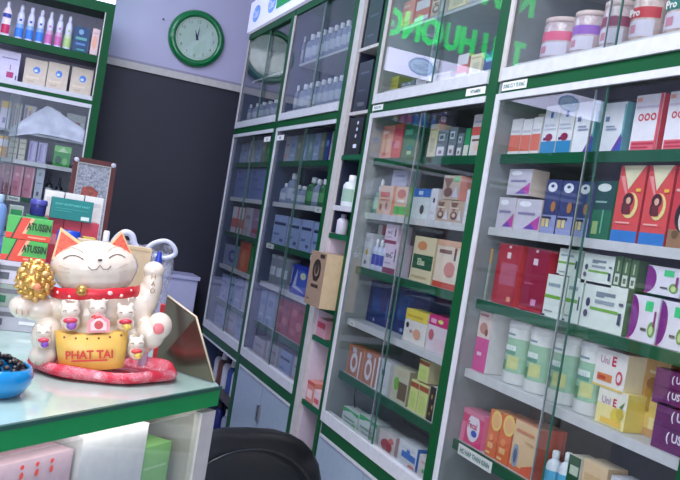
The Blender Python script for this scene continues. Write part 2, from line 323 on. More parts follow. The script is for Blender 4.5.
ITEMS = [
 ('box', 'B', 6, [1.427, 2.2447, 1.7487], -90, 0.0588, 0.06, 0.112, 'wo', 'white carton with orange lower half', None, None, False),
 ('box', 'B', 6, [1.427, 2.187, 1.7487], -90, 0.0494, 0.06, 0.1084, 'wo', 'white carton with orange lower half', None, None, False),
 ('box', 'B', 6, [1.427, 2.1362, 1.7487], -90, 0.045, 0.06, 0.1115, 'wo', 'white carton with orange lower half', None, None, False),
 ('box', 'B', 6, [1.497, 2.2152, 1.7487], -90, 0.0612, 0.06, 0.1408, 'cream_orange', 'tall cream carton with orange band', None, None, False),
 ('box', 'B', 6, [1.427, 2.07, 1.7487], -90, 0.0685, 0.06, 0.1408, 'wblue', 'white carton with blue foot', None, None, False),
 ('box', 'B', 6, [1.427, 1.9978, 1.7487], -90, 0.067, 0.06, 0.1408, 'wblue', 'white carton with blue foot', None, None, False),
 ('box', 'B', 6, [1.427, 1.9137, 1.7487], -90, 0.0884, 0.06, 0.1408, 'wswoosh', 'white carton with violet swoosh', None, None, False),
 ('box', 'B', 6, [1.427, 1.7968, 1.7487], -90, 0.084, 0.06, 0.1299, 'wswoosh', 'white carton with violet swoosh', None, None, False),
 ('box', 'B', 6, [1.427, 1.6749, 1.7487], -90, 0.0964, 0.06, 0.1408, 'wred', 'tall white carton with red rings', None, None, False),
 ('box', 'B', 6, [1.427, 1.5645, 1.7487], -90, 0.087, 0.06, 0.1408, 'wred', 'tall white carton with red rings', None, None, False),
 ('box', 'B', 5, [1.427, 2.2279, 1.5221], -90, 0.0942, 0.06, 0.0948, 'lilac', 'pale lilac carton with magenta swirl', None, None, False),
 ('box', 'B', 5, [1.427, 2.1115, 1.5221], -90, 0.1292, 0.06, 0.0934, 'lilac', 'pale lilac carton with magenta swirl', None, None, False),
 ('box', 'B', 5, [1.427, 2.1823, 1.6258], -90, 0.1212, 0.06, 0.0794, 'lilac', 'pale lilac carton on top of two others', None, None, True),
 ('box', 'B', 5, [1.427, 2.0066, 1.5221], -90, 0.0669, 0.06, 0.1524, 'navy', 'navy carton with white emblem', None, None, False),
 ('box', 'B', 5, [1.427, 1.9328, 1.5221], -90, 0.0675, 0.06, 0.1504, 'navy', 'navy carton with white emblem', None, None, False),
 ('box', 'B', 5, [1.427, 1.8619, 1.5221], -90, 0.0615, 0.06, 0.1484, 'navy', 'navy carton with white emblem', None, None, False),
 ('box', 'B', 5, [1.427, 1.7842, 1.5221], -90, 0.0734, 0.06, 0.152, 'dgreen', 'dark green carton with white emblem', None, None, False),
 ('box', 'B', 5, [1.427, 1.6912, 1.5221], -90, 0.0932, 0.06, 0.1911, 'redyel', 'tall red carton with cream notch', None, None, False),
 ('box', 'B', 5, [1.427, 1.5931, 1.5221], -90, 0.0851, 0.06, 0.1911, 'redyel', 'tall red carton with cream notch', None, None, False),
 ('box', 'B', 5, [1.427, 1.5045, 1.5221], -90, 0.0751, 0.06, 0.1911, 'redface', 'taller red carton with brown base', None, None, False),
 ('box', 'B', 4, [1.427, 2.2682, 1.2955], -90, 0.0137, 0.06, 0.1594, 'greybeige', 'small grey beige carton', None, None, False),
 ('box', 'B', 4, [1.427, 2.1692, 1.2955], -90, 0.122, 0.1, 0.1819, 'redA', 'tall crimson carton with pale panel', None, None, False),
 ('box', 'B', 4, [1.427, 2.0255, 1.2955], -90, 0.1094, 0.1, 0.1791, 'redB', 'tall dark red carton', None, None, False),
 ('box', 'B', 4, [1.427, 1.9195, 1.2955], -90, 0.0891, 0.06, 0.1159, 'wgreen', 'white carton with green stripe', None, None, False),
 ('box', 'B', 4, [1.427, 1.8387, 1.2955], -90, 0.0641, 0.06, 0.1184, 'wgreen', 'white carton with green stripe', None, None, False),
 ('box', 'B', 4, [1.427, 1.7196, 1.2955], -90, 0.1617, 0.06, 0.1161, 'wgreenL', 'long white carton with green stripe', None, None, False),
 ('box', 'B', 4, [1.427, 1.884, 1.414], -90, 0.0919, 0.06, 0.0726, 'wgreen', 'stacked white carton with green stripe', None, None, True),
 ('box', 'B', 4, [1.427, 1.763, 1.405], -90, 0.1205, 0.06, 0.0782, 'wgreenL', 'stacked long white carton with green stripe', None, None, True),
 ('box', 'B', 4, [1.427, 1.6871, 1.4115], -90, 0.0246, 0.06, 0.0751, 'spine', 'upright slim dark green carton', None, None, True),
 ('box', 'B', 4, [1.427, 1.6581, 1.4102], -90, 0.025, 0.06, 0.0744, 'spine', 'upright slim dark green carton', None, None, True),
 ('box', 'B', 4, [1.427, 1.6294, 1.4091], -90, 0.0243, 0.06, 0.0734, 'spine', 'upright slim dark green carton', None, None, True),
 ('box', 'B', 4, [1.427, 1.5717, 1.2955], -90, 0.0908, 0.06, 0.1068, 'purp', 'white carton with purple half disc', None, None, False),
 ('box', 'B', 4, [1.427, 1.4788, 1.2955], -90, 0.0845, 0.06, 0.1059, 'purp', 'white carton with purple half disc', None, None, False),
 ('box', 'B', 4, [1.427, 1.5298, 1.4106], -90, 0.11, 0.06, 0.0655, 'purp', 'stacked white carton with purple half disc', None, None, True),
 ('box', 'B', 3, [1.427, 2.2382, 1.0761], -90, 0.0736, 0.09, 0.1839, 'pink', 'carton with magenta lower half and floral top', None, None, False),
 ('canister', 'B', 3, [1.427, 2.0917, 1.0761], -90, 0.1022, 0.06, 0.1839, 'can', 'white tub with green landscape label', None, None, False),
 ('canister', 'B', 3, [1.427, 1.982, 1.0761], -90, 0.0977, 0.06, 0.1839, 'can', 'white tub with green landscape label', None, None, False),
 ('canister', 'B', 3, [1.427, 1.8702, 1.0761], -90, 0.1058, 0.06, 0.1839, 'can', 'white tub with green landscape label', None, None, False),
 ('canister', 'B', 3, [1.427, 1.7556, 1.0761], -90, 0.0981, 0.06, 0.1839, 'can', 'white tub with green landscape label', None, None, False),
 ('box', 'B', 3, [1.427, 1.6293, 1.0761], -90, 0.104, 0.07, 0.0895, 'uniE2', 'yellow and white carton lettered UniE', None, None, False),
 ('box', 'B', 3, [1.427, 1.655, 1.1625], -90, 0.1127, 0.07, 0.0926, 'uniE', 'white carton lettered UniE stacked on another', None, None, True),
 ('box', 'B', 3, [1.483, 1.5588, 1.0761], -90, 0.0787, 0.06, 0.1839, 'gold', 'gold amber carton', None, None, False),
 ('box', 'B', 3, [1.419, 1.4175, 1.0761], -90, 0.1178, 0.06, 0.1009, 'purple', 'deep purple carton with white letters', None, None, False),
 ('box', 'B', 3, [1.419, 1.4379, 1.1713], -90, 0.1158, 0.06, 0.079, 'purple', 'deep purple carton stacked on a matching one', None, None, True),
 ('box', 'B', 2, [1.427, 2.2146, 0.8526], -90, 0.1208, 0.06, 0.1024, 'pinkoval', 'pink carton with white oval', None, None, False),
 ('box', 'B', 2, [1.427, 2.1027, 0.8526], -90, 0.0533, 0.06, 0.1345, 'orange', 'orange carton with yellow circle', None, None, False),
 ('box', 'B', 2, [1.427, 2.0391, 0.8526], -90, 0.0592, 0.06, 0.1387, 'orange', 'orange carton with yellow circle', None, None, False),
 ('box', 'B', 2, [1.427, 1.9425, 0.8526], -90, 0.1154, 0.09, 0.1399, 'beigeorange', 'beige carton with silver figure and orange foot', None, None, False),
 ('box', 'B', 2, [1.527, 2.0434, 0.8526], -90, 0.0691, 0.06, 0.1671, 'brown', 'dark brown carton at the back', None, None, False),
 ('bottle', 'B', 2, [1.427, 1.8292, 0.8526], -90, 0.0427, 0.06, 0.1026, 'wb', 'white bottle with light blue label', None, None, False),
 ('bottle', 'B', 2, [1.427, 1.7768, 0.8526], -90, 0.0408, 0.06, 0.1137, 'wb', 'white bottle with light blue label', None, None, False),
 ('box', 'B', 2, [1.427, 1.7266, 0.8526], -90, 0.0472, 0.06, 0.1179, 'dgbox', 'dark green carton with white side', None, None, False),
 ('box', 'B', 2, [1.427, 1.6482, 0.8526], -90, 0.0897, 0.06, 0.1257, 'beige', 'beige carton', None, None, False),
 ('box', 'B', 2, [1.427, 1.5478, 0.8526], -90, 0.0852, 0.06, 0.1173, 'greywhite', 'flat grey white carton', None, None, False),
 ('jar', 'B', 7, [1.427, 2.1663, 2.03], -90, 0.1397, 0.1, 0.1343, 'jarpink', 'clear jar with pink label band', None, None, False),
 ('jar', 'B', 7, [1.427, 2.0243, 2.03], -90, 0.1117, 0.06, 0.1289, 'jarvio', 'clear jar with violet label', None, None, False),
 ('jar', 'B', 7, [1.427, 1.8967, 2.03], -90, 0.1049, 0.06, 0.1339, 'jarred', 'clear jar with maroon label', None, None, False),
 ('jar', 'B', 7, [1.427, 1.7793, 2.03], -90, 0.1024, 0.06, 0.1411, 'jarpro', 'jar of powder with red band lettered Pro', None, None, False),
 ('jar', 'B', 7, [1.427, 1.6483, 2.03], -90, 0.1342, 0.06, 0.1386, 'jarpro2', 'jar of powder with green band lettered Pro', None, None, False),
 ('box', 'A', 6, [1.427, 3.1917, 1.7487], -90, 0.1107, 0.06, 0.1373, 'peach', 'peach carton', None, None, False),
 ('box', 'A', 6, [1.427, 3.0908, 1.7487], -90, 0.0774, 0.06, 0.1408, 'red', 'narrow red carton', None, None, False),
 ('box', 'A', 6, [1.427, 2.9762, 1.7487], -90, 0.1295, 0.06, 0.1408, 'dgreen2', 'dark green carton', None, None, False),
 ('box', 'A', 6, [1.427, 2.7885, 1.7487], -90, 0.0609, 0.06, 0.124, 'cream', 'cream carton', None, None, False),
 ('box', 'A', 6, [1.427, 2.7137, 1.7487], -90, 0.0769, 0.06, 0.0986, 'greysq', 'grey carton with white squares', None, None, False),
 ('box', 'A', 6, [1.427, 2.6382, 1.7487], -90, 0.0554, 0.06, 0.1055, 'greysq', 'grey carton with white squares', None, None, False),
 ('box', 'A', 6, [1.427, 2.5817, 1.7487], -90, 0.0396, 0.06, 0.0814, 'greysq', 'grey carton with white squares', None, None, False),
 ('box', 'A', 6, [1.427, 2.5372, 1.7487], -90, 0.0317, 0.06, 0.0967, 'greenw', 'small green and white carton', None, None, False),
 ('box', 'A', 6, [1.427, 2.4625, 1.7487], -90, 0.1006, 0.06, 0.1408, 'wredtop', 'tall white carton with red band', None, None, False),
 ('dropper', 'A', 5, [1.427, 3.2211, 1.5221], -90, 0.0519, 0.06, 0.1448, 'glass', 'glass dropper bottle with white bulb', None, None, False),
 ('box', 'A', 5, [1.427, 3.1161, 1.5221], -90, 0.1339, 0.06, 0.1163, 'beigered', 'beige carton with orange print', None, None, False),
 ('box', 'A', 5, [1.427, 2.9782, 1.5221], -90, 0.1285, 0.06, 0.1147, 'orangegreen', 'orange and green carton', None, None, False),
 ('box', 'A', 5, [1.447, 3.0573, 1.6402], -90, 0.1359, 0.06, 0.064, 'lilacplain', 'pale lilac carton resting on another', None, None, True),
 ('box', 'A', 5, [1.427, 2.8011, 1.5221], -90, 0.1361, 0.06, 0.1101, 'bluetop', 'white carton with blue top', None, None, False),
 ('box', 'A', 5, [1.427, 2.7032, 1.5221], -90, 0.0478, 0.06, 0.1129, 'white', 'narrow white carton', None, None, False),
 ('box', 'A', 5, [1.427, 2.6251, 1.5221], -90, 0.0893, 0.06, 0.0746, 'brownpat', 'patterned brown and white carton', None, None, False),
 ('box', 'A', 5, [1.427, 2.5313, 1.5221], -90, 0.0874, 0.06, 0.0742, 'brownpat', 'patterned brown and white carton', None, None, False),
 ('box', 'A', 5, [1.427, 2.5923, 1.5988], -90, 0.1185, 0.06, 0.084, 'brownpat2', 'patterned carton with pink side stacked on others', None, None, True),
 ('box', 'A', 5, [1.427, 2.4441, 1.5221], -90, 0.0695, 0.06, 0.1144, 'white', 'white carton with small black mark', None, None, False),
 ('box', 'A', 4, [1.427, 3.2111, 1.2955], -90, 0.0718, 0.06, 0.1434, 'white2', 'white carton with yellow dot', None, None, False),
 ('box', 'A', 4, [1.477, 3.2261, 1.2955], -90, 0.0417, 0.06, 0.1849, 'redtube', 'slim red and white carton', None, None, False),
 ('bottle', 'A', 4, [1.427, 3.1513, 1.2955], -90, 0.0335, 0.06, 0.124, 'bw', 'tiny blue and white bottle', None, None, False),
 ('bottle', 'A', 4, [1.427, 3.1061, 1.2955], -90, 0.0327, 0.06, 0.1233, 'bw', 'tiny blue and white bottle', None, None, False),
 ('bottle', 'A', 4, [1.427, 3.0669, 1.2955], -90, 0.032, 0.06, 0.1223, 'bw', 'tiny blue and white bottle', None, None, False),
 ('box', 'A', 4, [1.427, 2.9825, 1.2955], -90, 0.1137, 0.06, 0.1216, 'whitepink', 'white carton with plum stripe', None, None, False),
 ('box', 'A', 4, [1.427, 3.0062, 1.4109], -90, 0.1091, 0.06, 0.0757, 'whitepink', 'white carton with plum stripe, stacked', None, None, True),
 ('box', 'A', 4, [1.427, 2.7144, 1.2955], -90, 0.1681, 0.06, 0.1629, 'creamgreen', 'cream carton with dark green label', None, None, False),
 ('box', 'A', 4, [1.427, 2.5217, 1.2955], -90, 0.1908, 0.06, 0.1635, 'creamred', 'cream carton with red foot', None, None, False),
 ('box', 'A', 3, [1.487, 3.1446, 1.0761], -90, 0.2049, 0.1, 0.1674, 'navybig', 'large navy carton', None, None, False),
 ('box', 'A', 3, [1.487, 2.8718, 1.0761], -90, 0.3177, 0.1, 0.1776, 'navybig', 'large navy carton', None, None, False),
 ('box', 'A', 3, [1.427, 2.6866, 1.0761], -90, 0.1695, 0.06, 0.1173, 'yelwhite', 'white carton with yellow top', None, None, False),
 ('box', 'A', 3, [1.427, 2.5163, 1.0761], -90, 0.1521, 0.06, 0.1234, 'magwhite', 'white carton with magenta band', None, None, False),
 ('box', 'A', 2, [1.427, 3.1593, 0.8526], -90, 0.1375, 0.06, 0.1197, 'brownnum', 'brown carton with white rounded figure', None, None, False),
 ('box', 'A', 2, [1.427, 3.0148, 0.8526], -90, 0.127, 0.06, 0.124, 'brownnum', 'brown carton with white rounded figure', None, None, False),
 ('box', 'A', 2, [1.427, 2.8808, 0.8526], -90, 0.1084, 0.06, 0.1212, 'white', 'plain white carton', None, None, False),
 ('box', 'A', 2, [1.427, 2.7318, 0.8526], -90, 0.1327, 0.06, 0.1233, 'creamleaf', 'cream carton with green leaf', None, None, False),
 ('box', 'A', 2, [1.427, 2.6169, 0.8526], -90, 0.0608, 0.06, 0.1055, 'yelgreen', 'yellow green carton with red top', None, None, False),
 ('box', 'A', 2, [1.427, 2.5478, 0.8526], -90, 0.0657, 0.06, 0.1068, 'yelgreen', 'yellow green carton with red top', None, None, False),
 ('box', 'A', 2, [1.427, 2.573, 0.9647], -90, 0.0734, 0.06, 0.0746, 'yelgreen', 'small yellow green carton standing on others', None, None, True),
 ('box', 'A', 2, [1.427, 2.4815, 0.8526], -90, 0.0484, 0.06, 0.1141, 'black', 'black carton with gold dots', None, None, False),
 ('box', 'A', 2, [1.427, 2.4232, 0.8526], -90, 0.05, 0.06, 0.1144, 'black', 'black carton with gold dots', None, None, False),
 ('box', 'A', 1, [1.427, 3.1121, 0.653], -90, 0.1587, 0.06, 0.0665, 'wgtop', 'white carton with green curved top', None, None, False),
 ('box', 'A', 1, [1.427, 2.9388, 0.653], -90, 0.1635, 0.06, 0.079, 'wgtop', 'white carton with green curved top', None, None, False),
 ('box', 'A', 1, [1.427, 2.7583, 0.653], -90, 0.1382, 0.06, 0.078, 'wredflo', 'white carton with red floral print', None, None, False),
 ('box', 'A', 1, [1.427, 2.5919, 0.653], -90, 0.1405, 0.06, 0.089, 'wbl', 'white carton with blue panel', None, None, False),
 ('box', 'A', 1, [1.427, 2.4584, 0.653], -90, 0.0925, 0.06, 0.0806, 'wdot', 'white carton with green and red dots', None, None, False),
 ('box', 'A', 7, [1.427, 3.212, 2.03], -90, 0.0701, 0.06, 0.062, 'yel', 'yellow green carton', None, None, False),
 ('box', 'A', 7, [1.427, 3.0844, 2.03], -90, 0.1245, 0.06, 0.0272, 'greysq', 'small mottled grey carton', None, None, False),
 ('box', 'A', 7, [1.427, 2.9497, 2.03], -90, 0.1237, 0.06, 0.03, 'pale', 'small pale carton', None, None, False),
 ('box', 'A', 7, [1.427, 2.8016, 2.03], -90, 0.1364, 0.06, 0.0347, 'pale', 'small pale carton', None, None, False),
 ('box', 'A', 7, [1.427, 2.6572, 2.03], -90, 0.0755, 0.06, 0.0844, 'redtube', 'red and white carton', None, None, False),
 ('box', 'A', 7, [1.427, 2.5649, 2.03], -90, 0.0777, 0.06, 0.0729, 'cream', 'cream carton', None, None, False),
 ('box', 'A', 7, [1.427, 2.4806, 2.03], -90, 0.0609, 0.06, 0.0713, 'bluebox', 'dark blue carton', None, None, False),
 ('box', 'A', 8, [1.427, 3.1927, 2.3], -90, 0.1087, 0.06, 0.1024, 'peach', 'peach carton', None, None, False),
 ('box', 'A', 8, [1.427, 3.0588, 2.3], -90, 0.1192, 0.06, 0.0828, 'redtube', 'red and white carton', None, None, False),
 ('box', 'A', 8, [1.427, 2.9214, 2.3], -90, 0.1182, 0.06, 0.0807, 'brownpat', 'patterned brown and white carton', None, None, False),
 ('box', 'A', 8, [1.427, 2.7722, 2.3], -90, 0.1301, 0.06, 0.0682, 'cream', 'cream carton', None, None, False),
 ('box', 'A', 8, [1.427, 2.6186, 2.3], -90, 0.1449, 0.06, 0.0539, 'pale', 'pale carton', None, None, False),
 ('box', '2', 6, [1.427, 4.5059, 1.7487], -90, 0.0878, 0.06, 0.1408, 'pale', 'pale carton', None, None, False),
 ('box', '2', 6, [1.427, 4.4047, 1.7487], -90, 0.0929, 0.06, 0.1408, 'paleblue', 'pale blue carton', None, None, False),
 ('box', '2', 6, [1.427, 4.3115, 1.7487], -90, 0.0727, 0.06, 0.1408, 'olive', 'olive grey carton', None, None, False),
 ('box', '2', 6, [1.427, 4.2178, 1.7487], -90, 0.0779, 0.06, 0.1408, 'paleblue', 'pale blue carton', None, None, False),
 ('box', '2', 6, [1.427, 4.1238, 1.7487], -90, 0.0748, 0.06, 0.1408, 'paleteal', 'grey teal carton', None, None, False),
 ('box', '2', 6, [1.427, 4.0372, 1.7487], -90, 0.0794, 0.06, 0.1408, 'paleblue', 'pale blue carton', None, None, False),
 ('box', '2', 6, [1.427, 3.9535, 1.7487], -90, 0.0551, 0.06, 0.1408, 'olive', 'olive grey carton', None, None, False),
 ('box', '2', 6, [1.427, 3.8833, 1.7487], -90, 0.0533, 0.06, 0.1408, 'bluebox', 'dark blue carton', None, None, False),
 ('box', '2', 6, [1.427, 3.8152, 1.7487], -90, 0.0516, 0.06, 0.1408, 'pale', 'pale carton', None, None, False),
 ('box', '2', 6, [1.427, 3.7589, 1.7487], -90, 0.0437, 0.06, 0.1408, 'bluebox', 'dark blue carton', None, None, False),
 ('bottle', '2', 5, [1.427, 4.5046, 1.5221], -90, 0.0716, 0.06, 0.111, 'clear', 'little clear bottle with white cap', None, None, False),
 ('bottle', '2', 5, [1.427, 4.3966, 1.5221], -90, 0.0685, 0.06, 0.1677, 'clear', 'little clear bottle with white cap', None, None, False),
 ('bottle', '2', 5, [1.427, 4.2931, 1.5221], -90, 0.0656, 0.06, 0.103, 'clear', 'little clear bottle with white cap', None, None, False),
 ('bottle', '2', 5, [1.427, 4.1938, 1.5221], -90, 0.0628, 0.06, 0.0992, 'clear', 'little clear bottle with white cap', None, None, False),
 ('bottle', '2', 5, [1.427, 4.0753, 1.5221], -90, 0.0751, 0.06, 0.1476, 'greenb', 'little green bottle', None, None, False),
 ('bottle', '2', 5, [1.427, 3.9771, 1.5221], -90, 0.0571, 0.06, 0.1382, 'clear', 'little clear bottle with white cap', None, None, False),
 ('bottle', '2', 5, [1.427, 3.8902, 1.5221], -90, 0.0549, 0.06, 0.139, 'greenb', 'little green bottle', None, None, False),
 ('bottle', '2', 5, [1.427, 3.7998, 1.5221], -90, 0.0662, 0.06, 0.13, 'clear', 'little clear bottle with white cap', None, None, False),
 ('box', '2', 4, [1.427, 4.4137, 1.2955], -90, 0.2343, 0.06, 0.1573, 'palestripe', 'pale carton with dark marks', None, None, False),
 ('box', '2', 4, [1.427, 4.1792, 1.2955], -90, 0.1961, 0.06, 0.1535, 'palestripe', 'pale carton with dark marks', None, None, False),
 ('box', '2', 4, [1.427, 3.9809, 1.2955], -90, 0.1648, 0.06, 0.1543, 'palestripe', 'pale carton with dark marks', None, None, False),
 ('box', '2', 4, [1.427, 3.799, 1.2955], -90, 0.1658, 0.06, 0.1493, 'palestripe', 'pale carton with dark marks', None, None, False),
 ('canister', '2', 3, [1.427, 4.4591, 1.0761], -90, 0.0929, 0.06, 0.1587, 'silver', 'grey metallic tin', None, None, False),
 ('canister', '2', 3, [1.427, 4.3478, 1.0761], -90, 0.0887, 0.06, 0.1581, 'silver', 'grey metallic tin', None, None, False),
 ('canister', '2', 3, [1.427, 4.2412, 1.0761], -90, 0.0849, 0.06, 0.1575, 'silver', 'grey metallic tin', None, None, False),
 ('box', '2', 3, [1.427, 3.9518, 1.0761], -90, 0.2894, 0.08, 0.1445, 'bluewhite', 'bright blue carton with white print', None, None, False),
 ('box', '2', 2, [1.427, 4.4951, 0.8526], -90, 0.1097, 0.06, 0.1794, 'paleblue', 'pale blue carton', None, None, False),
 ('box', '2', 2, [1.427, 4.3547, 0.8526], -90, 0.1287, 0.06, 0.1854, 'paleblue', 'pale blue carton', None, None, False),
 ('box', '2', 2, [1.427, 4.1332, 0.8526], -90, 0.2024, 0.06, 0.1726, 'redmott', 'mottled red carton', None, None, False),
 ('box', '2', 2, [1.427, 3.9141, 0.8526], -90, 0.1993, 0.06, 0.188, 'redmott', 'mottled red carton', None, None, False),
 ('box', '2', 1, [1.427, 4.4484, 0.653], -90, 0.2033, 0.06, 0.1118, 'pale', 'pale carton', None, None, False),
 ('box', '2', 1, [1.427, 4.2089, 0.653], -90, 0.196, 0.06, 0.129, 'pale', 'pale carton', None, None, False),
 ('box', '2', 1, [1.427, 3.9856, 0.653], -90, 0.178, 0.06, 0.1314, 'palestripe', 'pale carton with dark marks', None, None, False),
 ('box', '2', 1, [1.427, 3.7967, 0.653], -90, 0.1334, 0.06, 0.1385, 'pale', 'pale carton', None, None, False),
 ('bottle', '2', 7, [1.427, 4.534, 2.03], -90, 0.032, 0.06, 0.1506, 'clear', 'slim clear bottle', None, None, False),
 ('bottle', '2', 7, [1.427, 4.4481, 2.03], -90, 0.0662, 0.06, 0.1525, 'clear', 'slim clear bottle', None, None, False),
 ('bottle', '2', 7, [1.427, 4.3479, 2.03], -90, 0.0635, 0.06, 0.151, 'clear', 'slim clear bottle', None, None, False),
 ('bottle', '2', 7, [1.427, 4.2516, 2.03], -90, 0.0609, 0.06, 0.1495, 'clear', 'slim clear bottle', None, None, False),
 ('bottle', '2', 7, [1.427, 4.159, 2.03], -90, 0.0585, 0.06, 0.1481, 'clear', 'slim clear bottle', None, None, False),
 ('bottle', '2', 7, [1.427, 4.0699, 2.03], -90, 0.0563, 0.06, 0.1467, 'clear', 'slim clear bottle', None, None, False),
 ('bottle', '2', 7, [1.427, 3.9841, 2.03], -90, 0.0541, 0.06, 0.1454, 'clear', 'slim clear bottle', None, None, False),
 ('bottle', '2', 7, [1.427, 3.9014, 2.03], -90, 0.0521, 0.06, 0.1442, 'clear', 'slim clear bottle', None, None, False),
 ('bottle', '2', 7, [1.427, 3.8217, 2.03], -90, 0.0502, 0.06, 0.143, 'clear', 'slim clear bottle', None, None, False),
 ('bottle', '2', 8, [1.427, 4.5411, 2.3], -90, 0.0178, 0.06, 0.1564, 'clear', 'slim clear bottle', None, None, False),
 ('bottle', '2', 8, [1.427, 4.4638, 2.3], -90, 0.0647, 0.06, 0.1613, 'clear', 'slim clear bottle', None, None, False),
 ('bottle', '2', 8, [1.427, 4.3656, 2.3], -90, 0.0621, 0.06, 0.1589, 'clear', 'slim clear bottle', None, None, False),
 ('bottle', '2', 8, [1.427, 4.2712, 2.3], -90, 0.0597, 0.06, 0.1566, 'clear', 'slim clear bottle', None, None, False),
 ('bottle', '2', 8, [1.427, 4.1804, 2.3], -90, 0.0574, 0.06, 0.1544, 'clear', 'slim clear bottle', None, None, False),
 ('bottle', '2', 8, [1.427, 4.0929, 2.3], -90, 0.0552, 0.06, 0.1523, 'clear', 'slim clear bottle', None, None, False),
 ('bottle', '2', 8, [1.427, 4.0086, 2.3], -90, 0.0532, 0.06, 0.1502, 'clear', 'slim clear bottle', None, None, False),
 ('bottle', '2', 8, [1.427, 3.9273, 2.3], -90, 0.0512, 0.06, 0.1483, 'clear', 'slim clear bottle', None, None, False),
 ('bottle', '2', 8, [1.427, 3.8488, 2.3], -90, 0.0494, 0.06, 0.1464, 'clear', 'slim clear bottle', None, None, False),
 ('box', '1', 6, [1.427, 5.4824, 1.7487], -90, 0.0552, 0.06, 0.1267, 'paleblue', 'pale blue carton', None, None, False),
 ('box', '1', 6, [1.427, 5.3793, 1.7487], -90, 0.0967, 0.06, 0.1309, 'paleblue', 'pale blue carton', None, None, False),
 ('box', '1', 6, [1.427, 5.2468, 1.7487], -90, 0.1159, 0.06, 0.1402, 'pale', 'pale carton', None, None, False),
 ('box', '1', 6, [1.427, 5.0863, 1.7487], -90, 0.1095, 0.06, 0.1408, 'paleblue', 'pale blue carton', None, None, False),
 ('box', '1', 6, [1.427, 4.966, 1.7487], -90, 0.0834, 0.06, 0.1408, 'olive', 'olive grey carton', None, None, False),
 ('box', '1', 6, [1.427, 4.8714, 1.7487], -90, 0.0599, 0.06, 0.1408, 'green', 'green carton', None, None, False),
 ('box', '1', 6, [1.427, 4.795, 1.7487], -90, 0.0482, 0.06, 0.1408, 'green', 'green carton', None, None, False),
 ('box', '1', 5, [1.427, 5.3523, 1.5221], -90, 0.3154, 0.06, 0.1911, 'bigblue', 'large pale blue carton', None, None, False),
 ('box', '1', 5, [1.427, 4.983, 1.5221], -90, 0.3719, 0.06, 0.1911, 'bigblue', 'large pale blue carton', None, None, False),
 ('box', '1', 4, [1.427, 5.3891, 1.2955], -90, 0.1279, 0.06, 0.1658, 'redtube', 'red and white carton', None, None, False),
 ('box', '1', 4, [1.427, 5.2372, 1.2955], -90, 0.1214, 0.06, 0.1655, 'redtube', 'red and white carton', None, None, False),
 ('box', '1', 4, [1.427, 5.07, 1.2955], -90, 0.1609, 0.06, 0.1715, 'pale', 'pale carton', None, None, False),
 ('box', '1', 4, [1.427, 4.8582, 1.2955], -90, 0.2136, 0.06, 0.1668, 'pinkgrey', 'pinkish grey carton', None, None, False),
 ('box', '1', 3, [1.427, 5.3362, 1.0761], -90, 0.3476, 0.06, 0.134, 'bluering', 'pale carton with blue ring', None, None, False),
 ('box', '1', 3, [1.427, 5.0197, 1.0761], -90, 0.2322, 0.06, 0.1831, 'orangebox', 'orange carton', None, None, False),
 ('box', '1', 3, [1.427, 4.7939, 1.0761], -90, 0.1706, 0.06, 0.1667, 'green', 'green carton', None, None, False),
 ('box', '1', 2, [1.427, 5.3806, 0.8526], -90, 0.1613, 0.06, 0.161, 'palestripe', 'pale carton with dark marks', None, None, False),
 ('box', '1', 2, [1.427, 5.1958, 0.8526], -90, 0.1514, 0.06, 0.1696, 'palestripe', 'pale carton with dark marks', None, None, False),
 ('box', '1', 2, [1.427, 5.0222, 0.8526], -90, 0.1423, 0.06, 0.184, 'paleblue', 'pale blue carton', None, None, False),
 ('box', '1', 2, [1.427, 4.8143, 0.8526], -90, 0.1764, 0.06, 0.188, 'pale', 'pale carton', None, None, False),
 ('box', '1', 1, [1.427, 5.3715, 0.653], -90, 0.2479, 0.06, 0.1548, 'paleblue', 'pale blue carton', None, None, False),
 ('box', '1', 1, [1.427, 5.106, 0.653], -90, 0.2262, 0.06, 0.1633, 'pale', 'pale carton', None, None, False),
 ('box', '1', 1, [1.427, 4.8631, 0.653], -90, 0.2071, 0.06, 0.1641, 'paleblue', 'pale blue carton', None, None, False),
 ('bottle', '1', 7, [1.427, 5.4927, 2.03], -90, 0.0346, 0.06, 0.1134, 'clear', 'slim clear bottle', None, None, False),
 ('bottle', '1', 7, [1.427, 5.3775, 2.03], -90, 0.0938, 0.06, 0.1151, 'clear', 'slim clear bottle', None, None, False),
 ('bottle', '1', 7, [1.427, 5.2372, 2.03], -90, 0.0893, 0.06, 0.1123, 'clear', 'slim clear bottle', None, None, False),
 ('bottle', '1', 7, [1.427, 5.1033, 2.03], -90, 0.0851, 0.06, 0.1096, 'clear', 'slim clear bottle', None, None, False),
 ('bottle', '1', 7, [1.427, 4.9756, 2.03], -90, 0.0813, 0.06, 0.107, 'clear', 'slim clear bottle', None, None, False),
 ('bottle', '1', 7, [1.427, 4.8534, 2.03], -90, 0.0776, 0.06, 0.1045, 'clear', 'slim clear bottle', None, None, False),
 ('lotion', 'L', 7, [-0.107, 5.51, 2.235], 0, 0.0539, 0.06, 0.2095, 'lotion', 'white lotion bottle with pink print', None, None, False),
 ('slim', 'L', 7, [-0.0298, 5.51, 2.235], 0, 0.046, 0.06, 0.2095, 'blueb', 'slim white bottle with blue lower half', None, None, False),
 ('slim', 'L', 7, [0.0284, 5.51, 2.235], 0, 0.0436, 0.06, 0.2095, 'blueb', 'slim white bottle with blue lower half', None, None, False),
 ('slim', 'L', 7, [0.0856, 5.51, 2.235], 0, 0.044, 0.06, 0.2095, 'blueb', 'slim white bottle with blue lower half', None, None, False),
 ('slim', 'L', 7, [0.139, 5.51, 2.235], 0, 0.0414, 0.06, 0.2095, 'pinkb', 'slim white bottle with pink body', None, None, False),
 ('slim', 'L', 7, [0.1943, 5.51, 2.235], 0, 0.0418, 0.06, 0.2095, 'pinkb', 'slim white bottle with pink body', None, None, False),
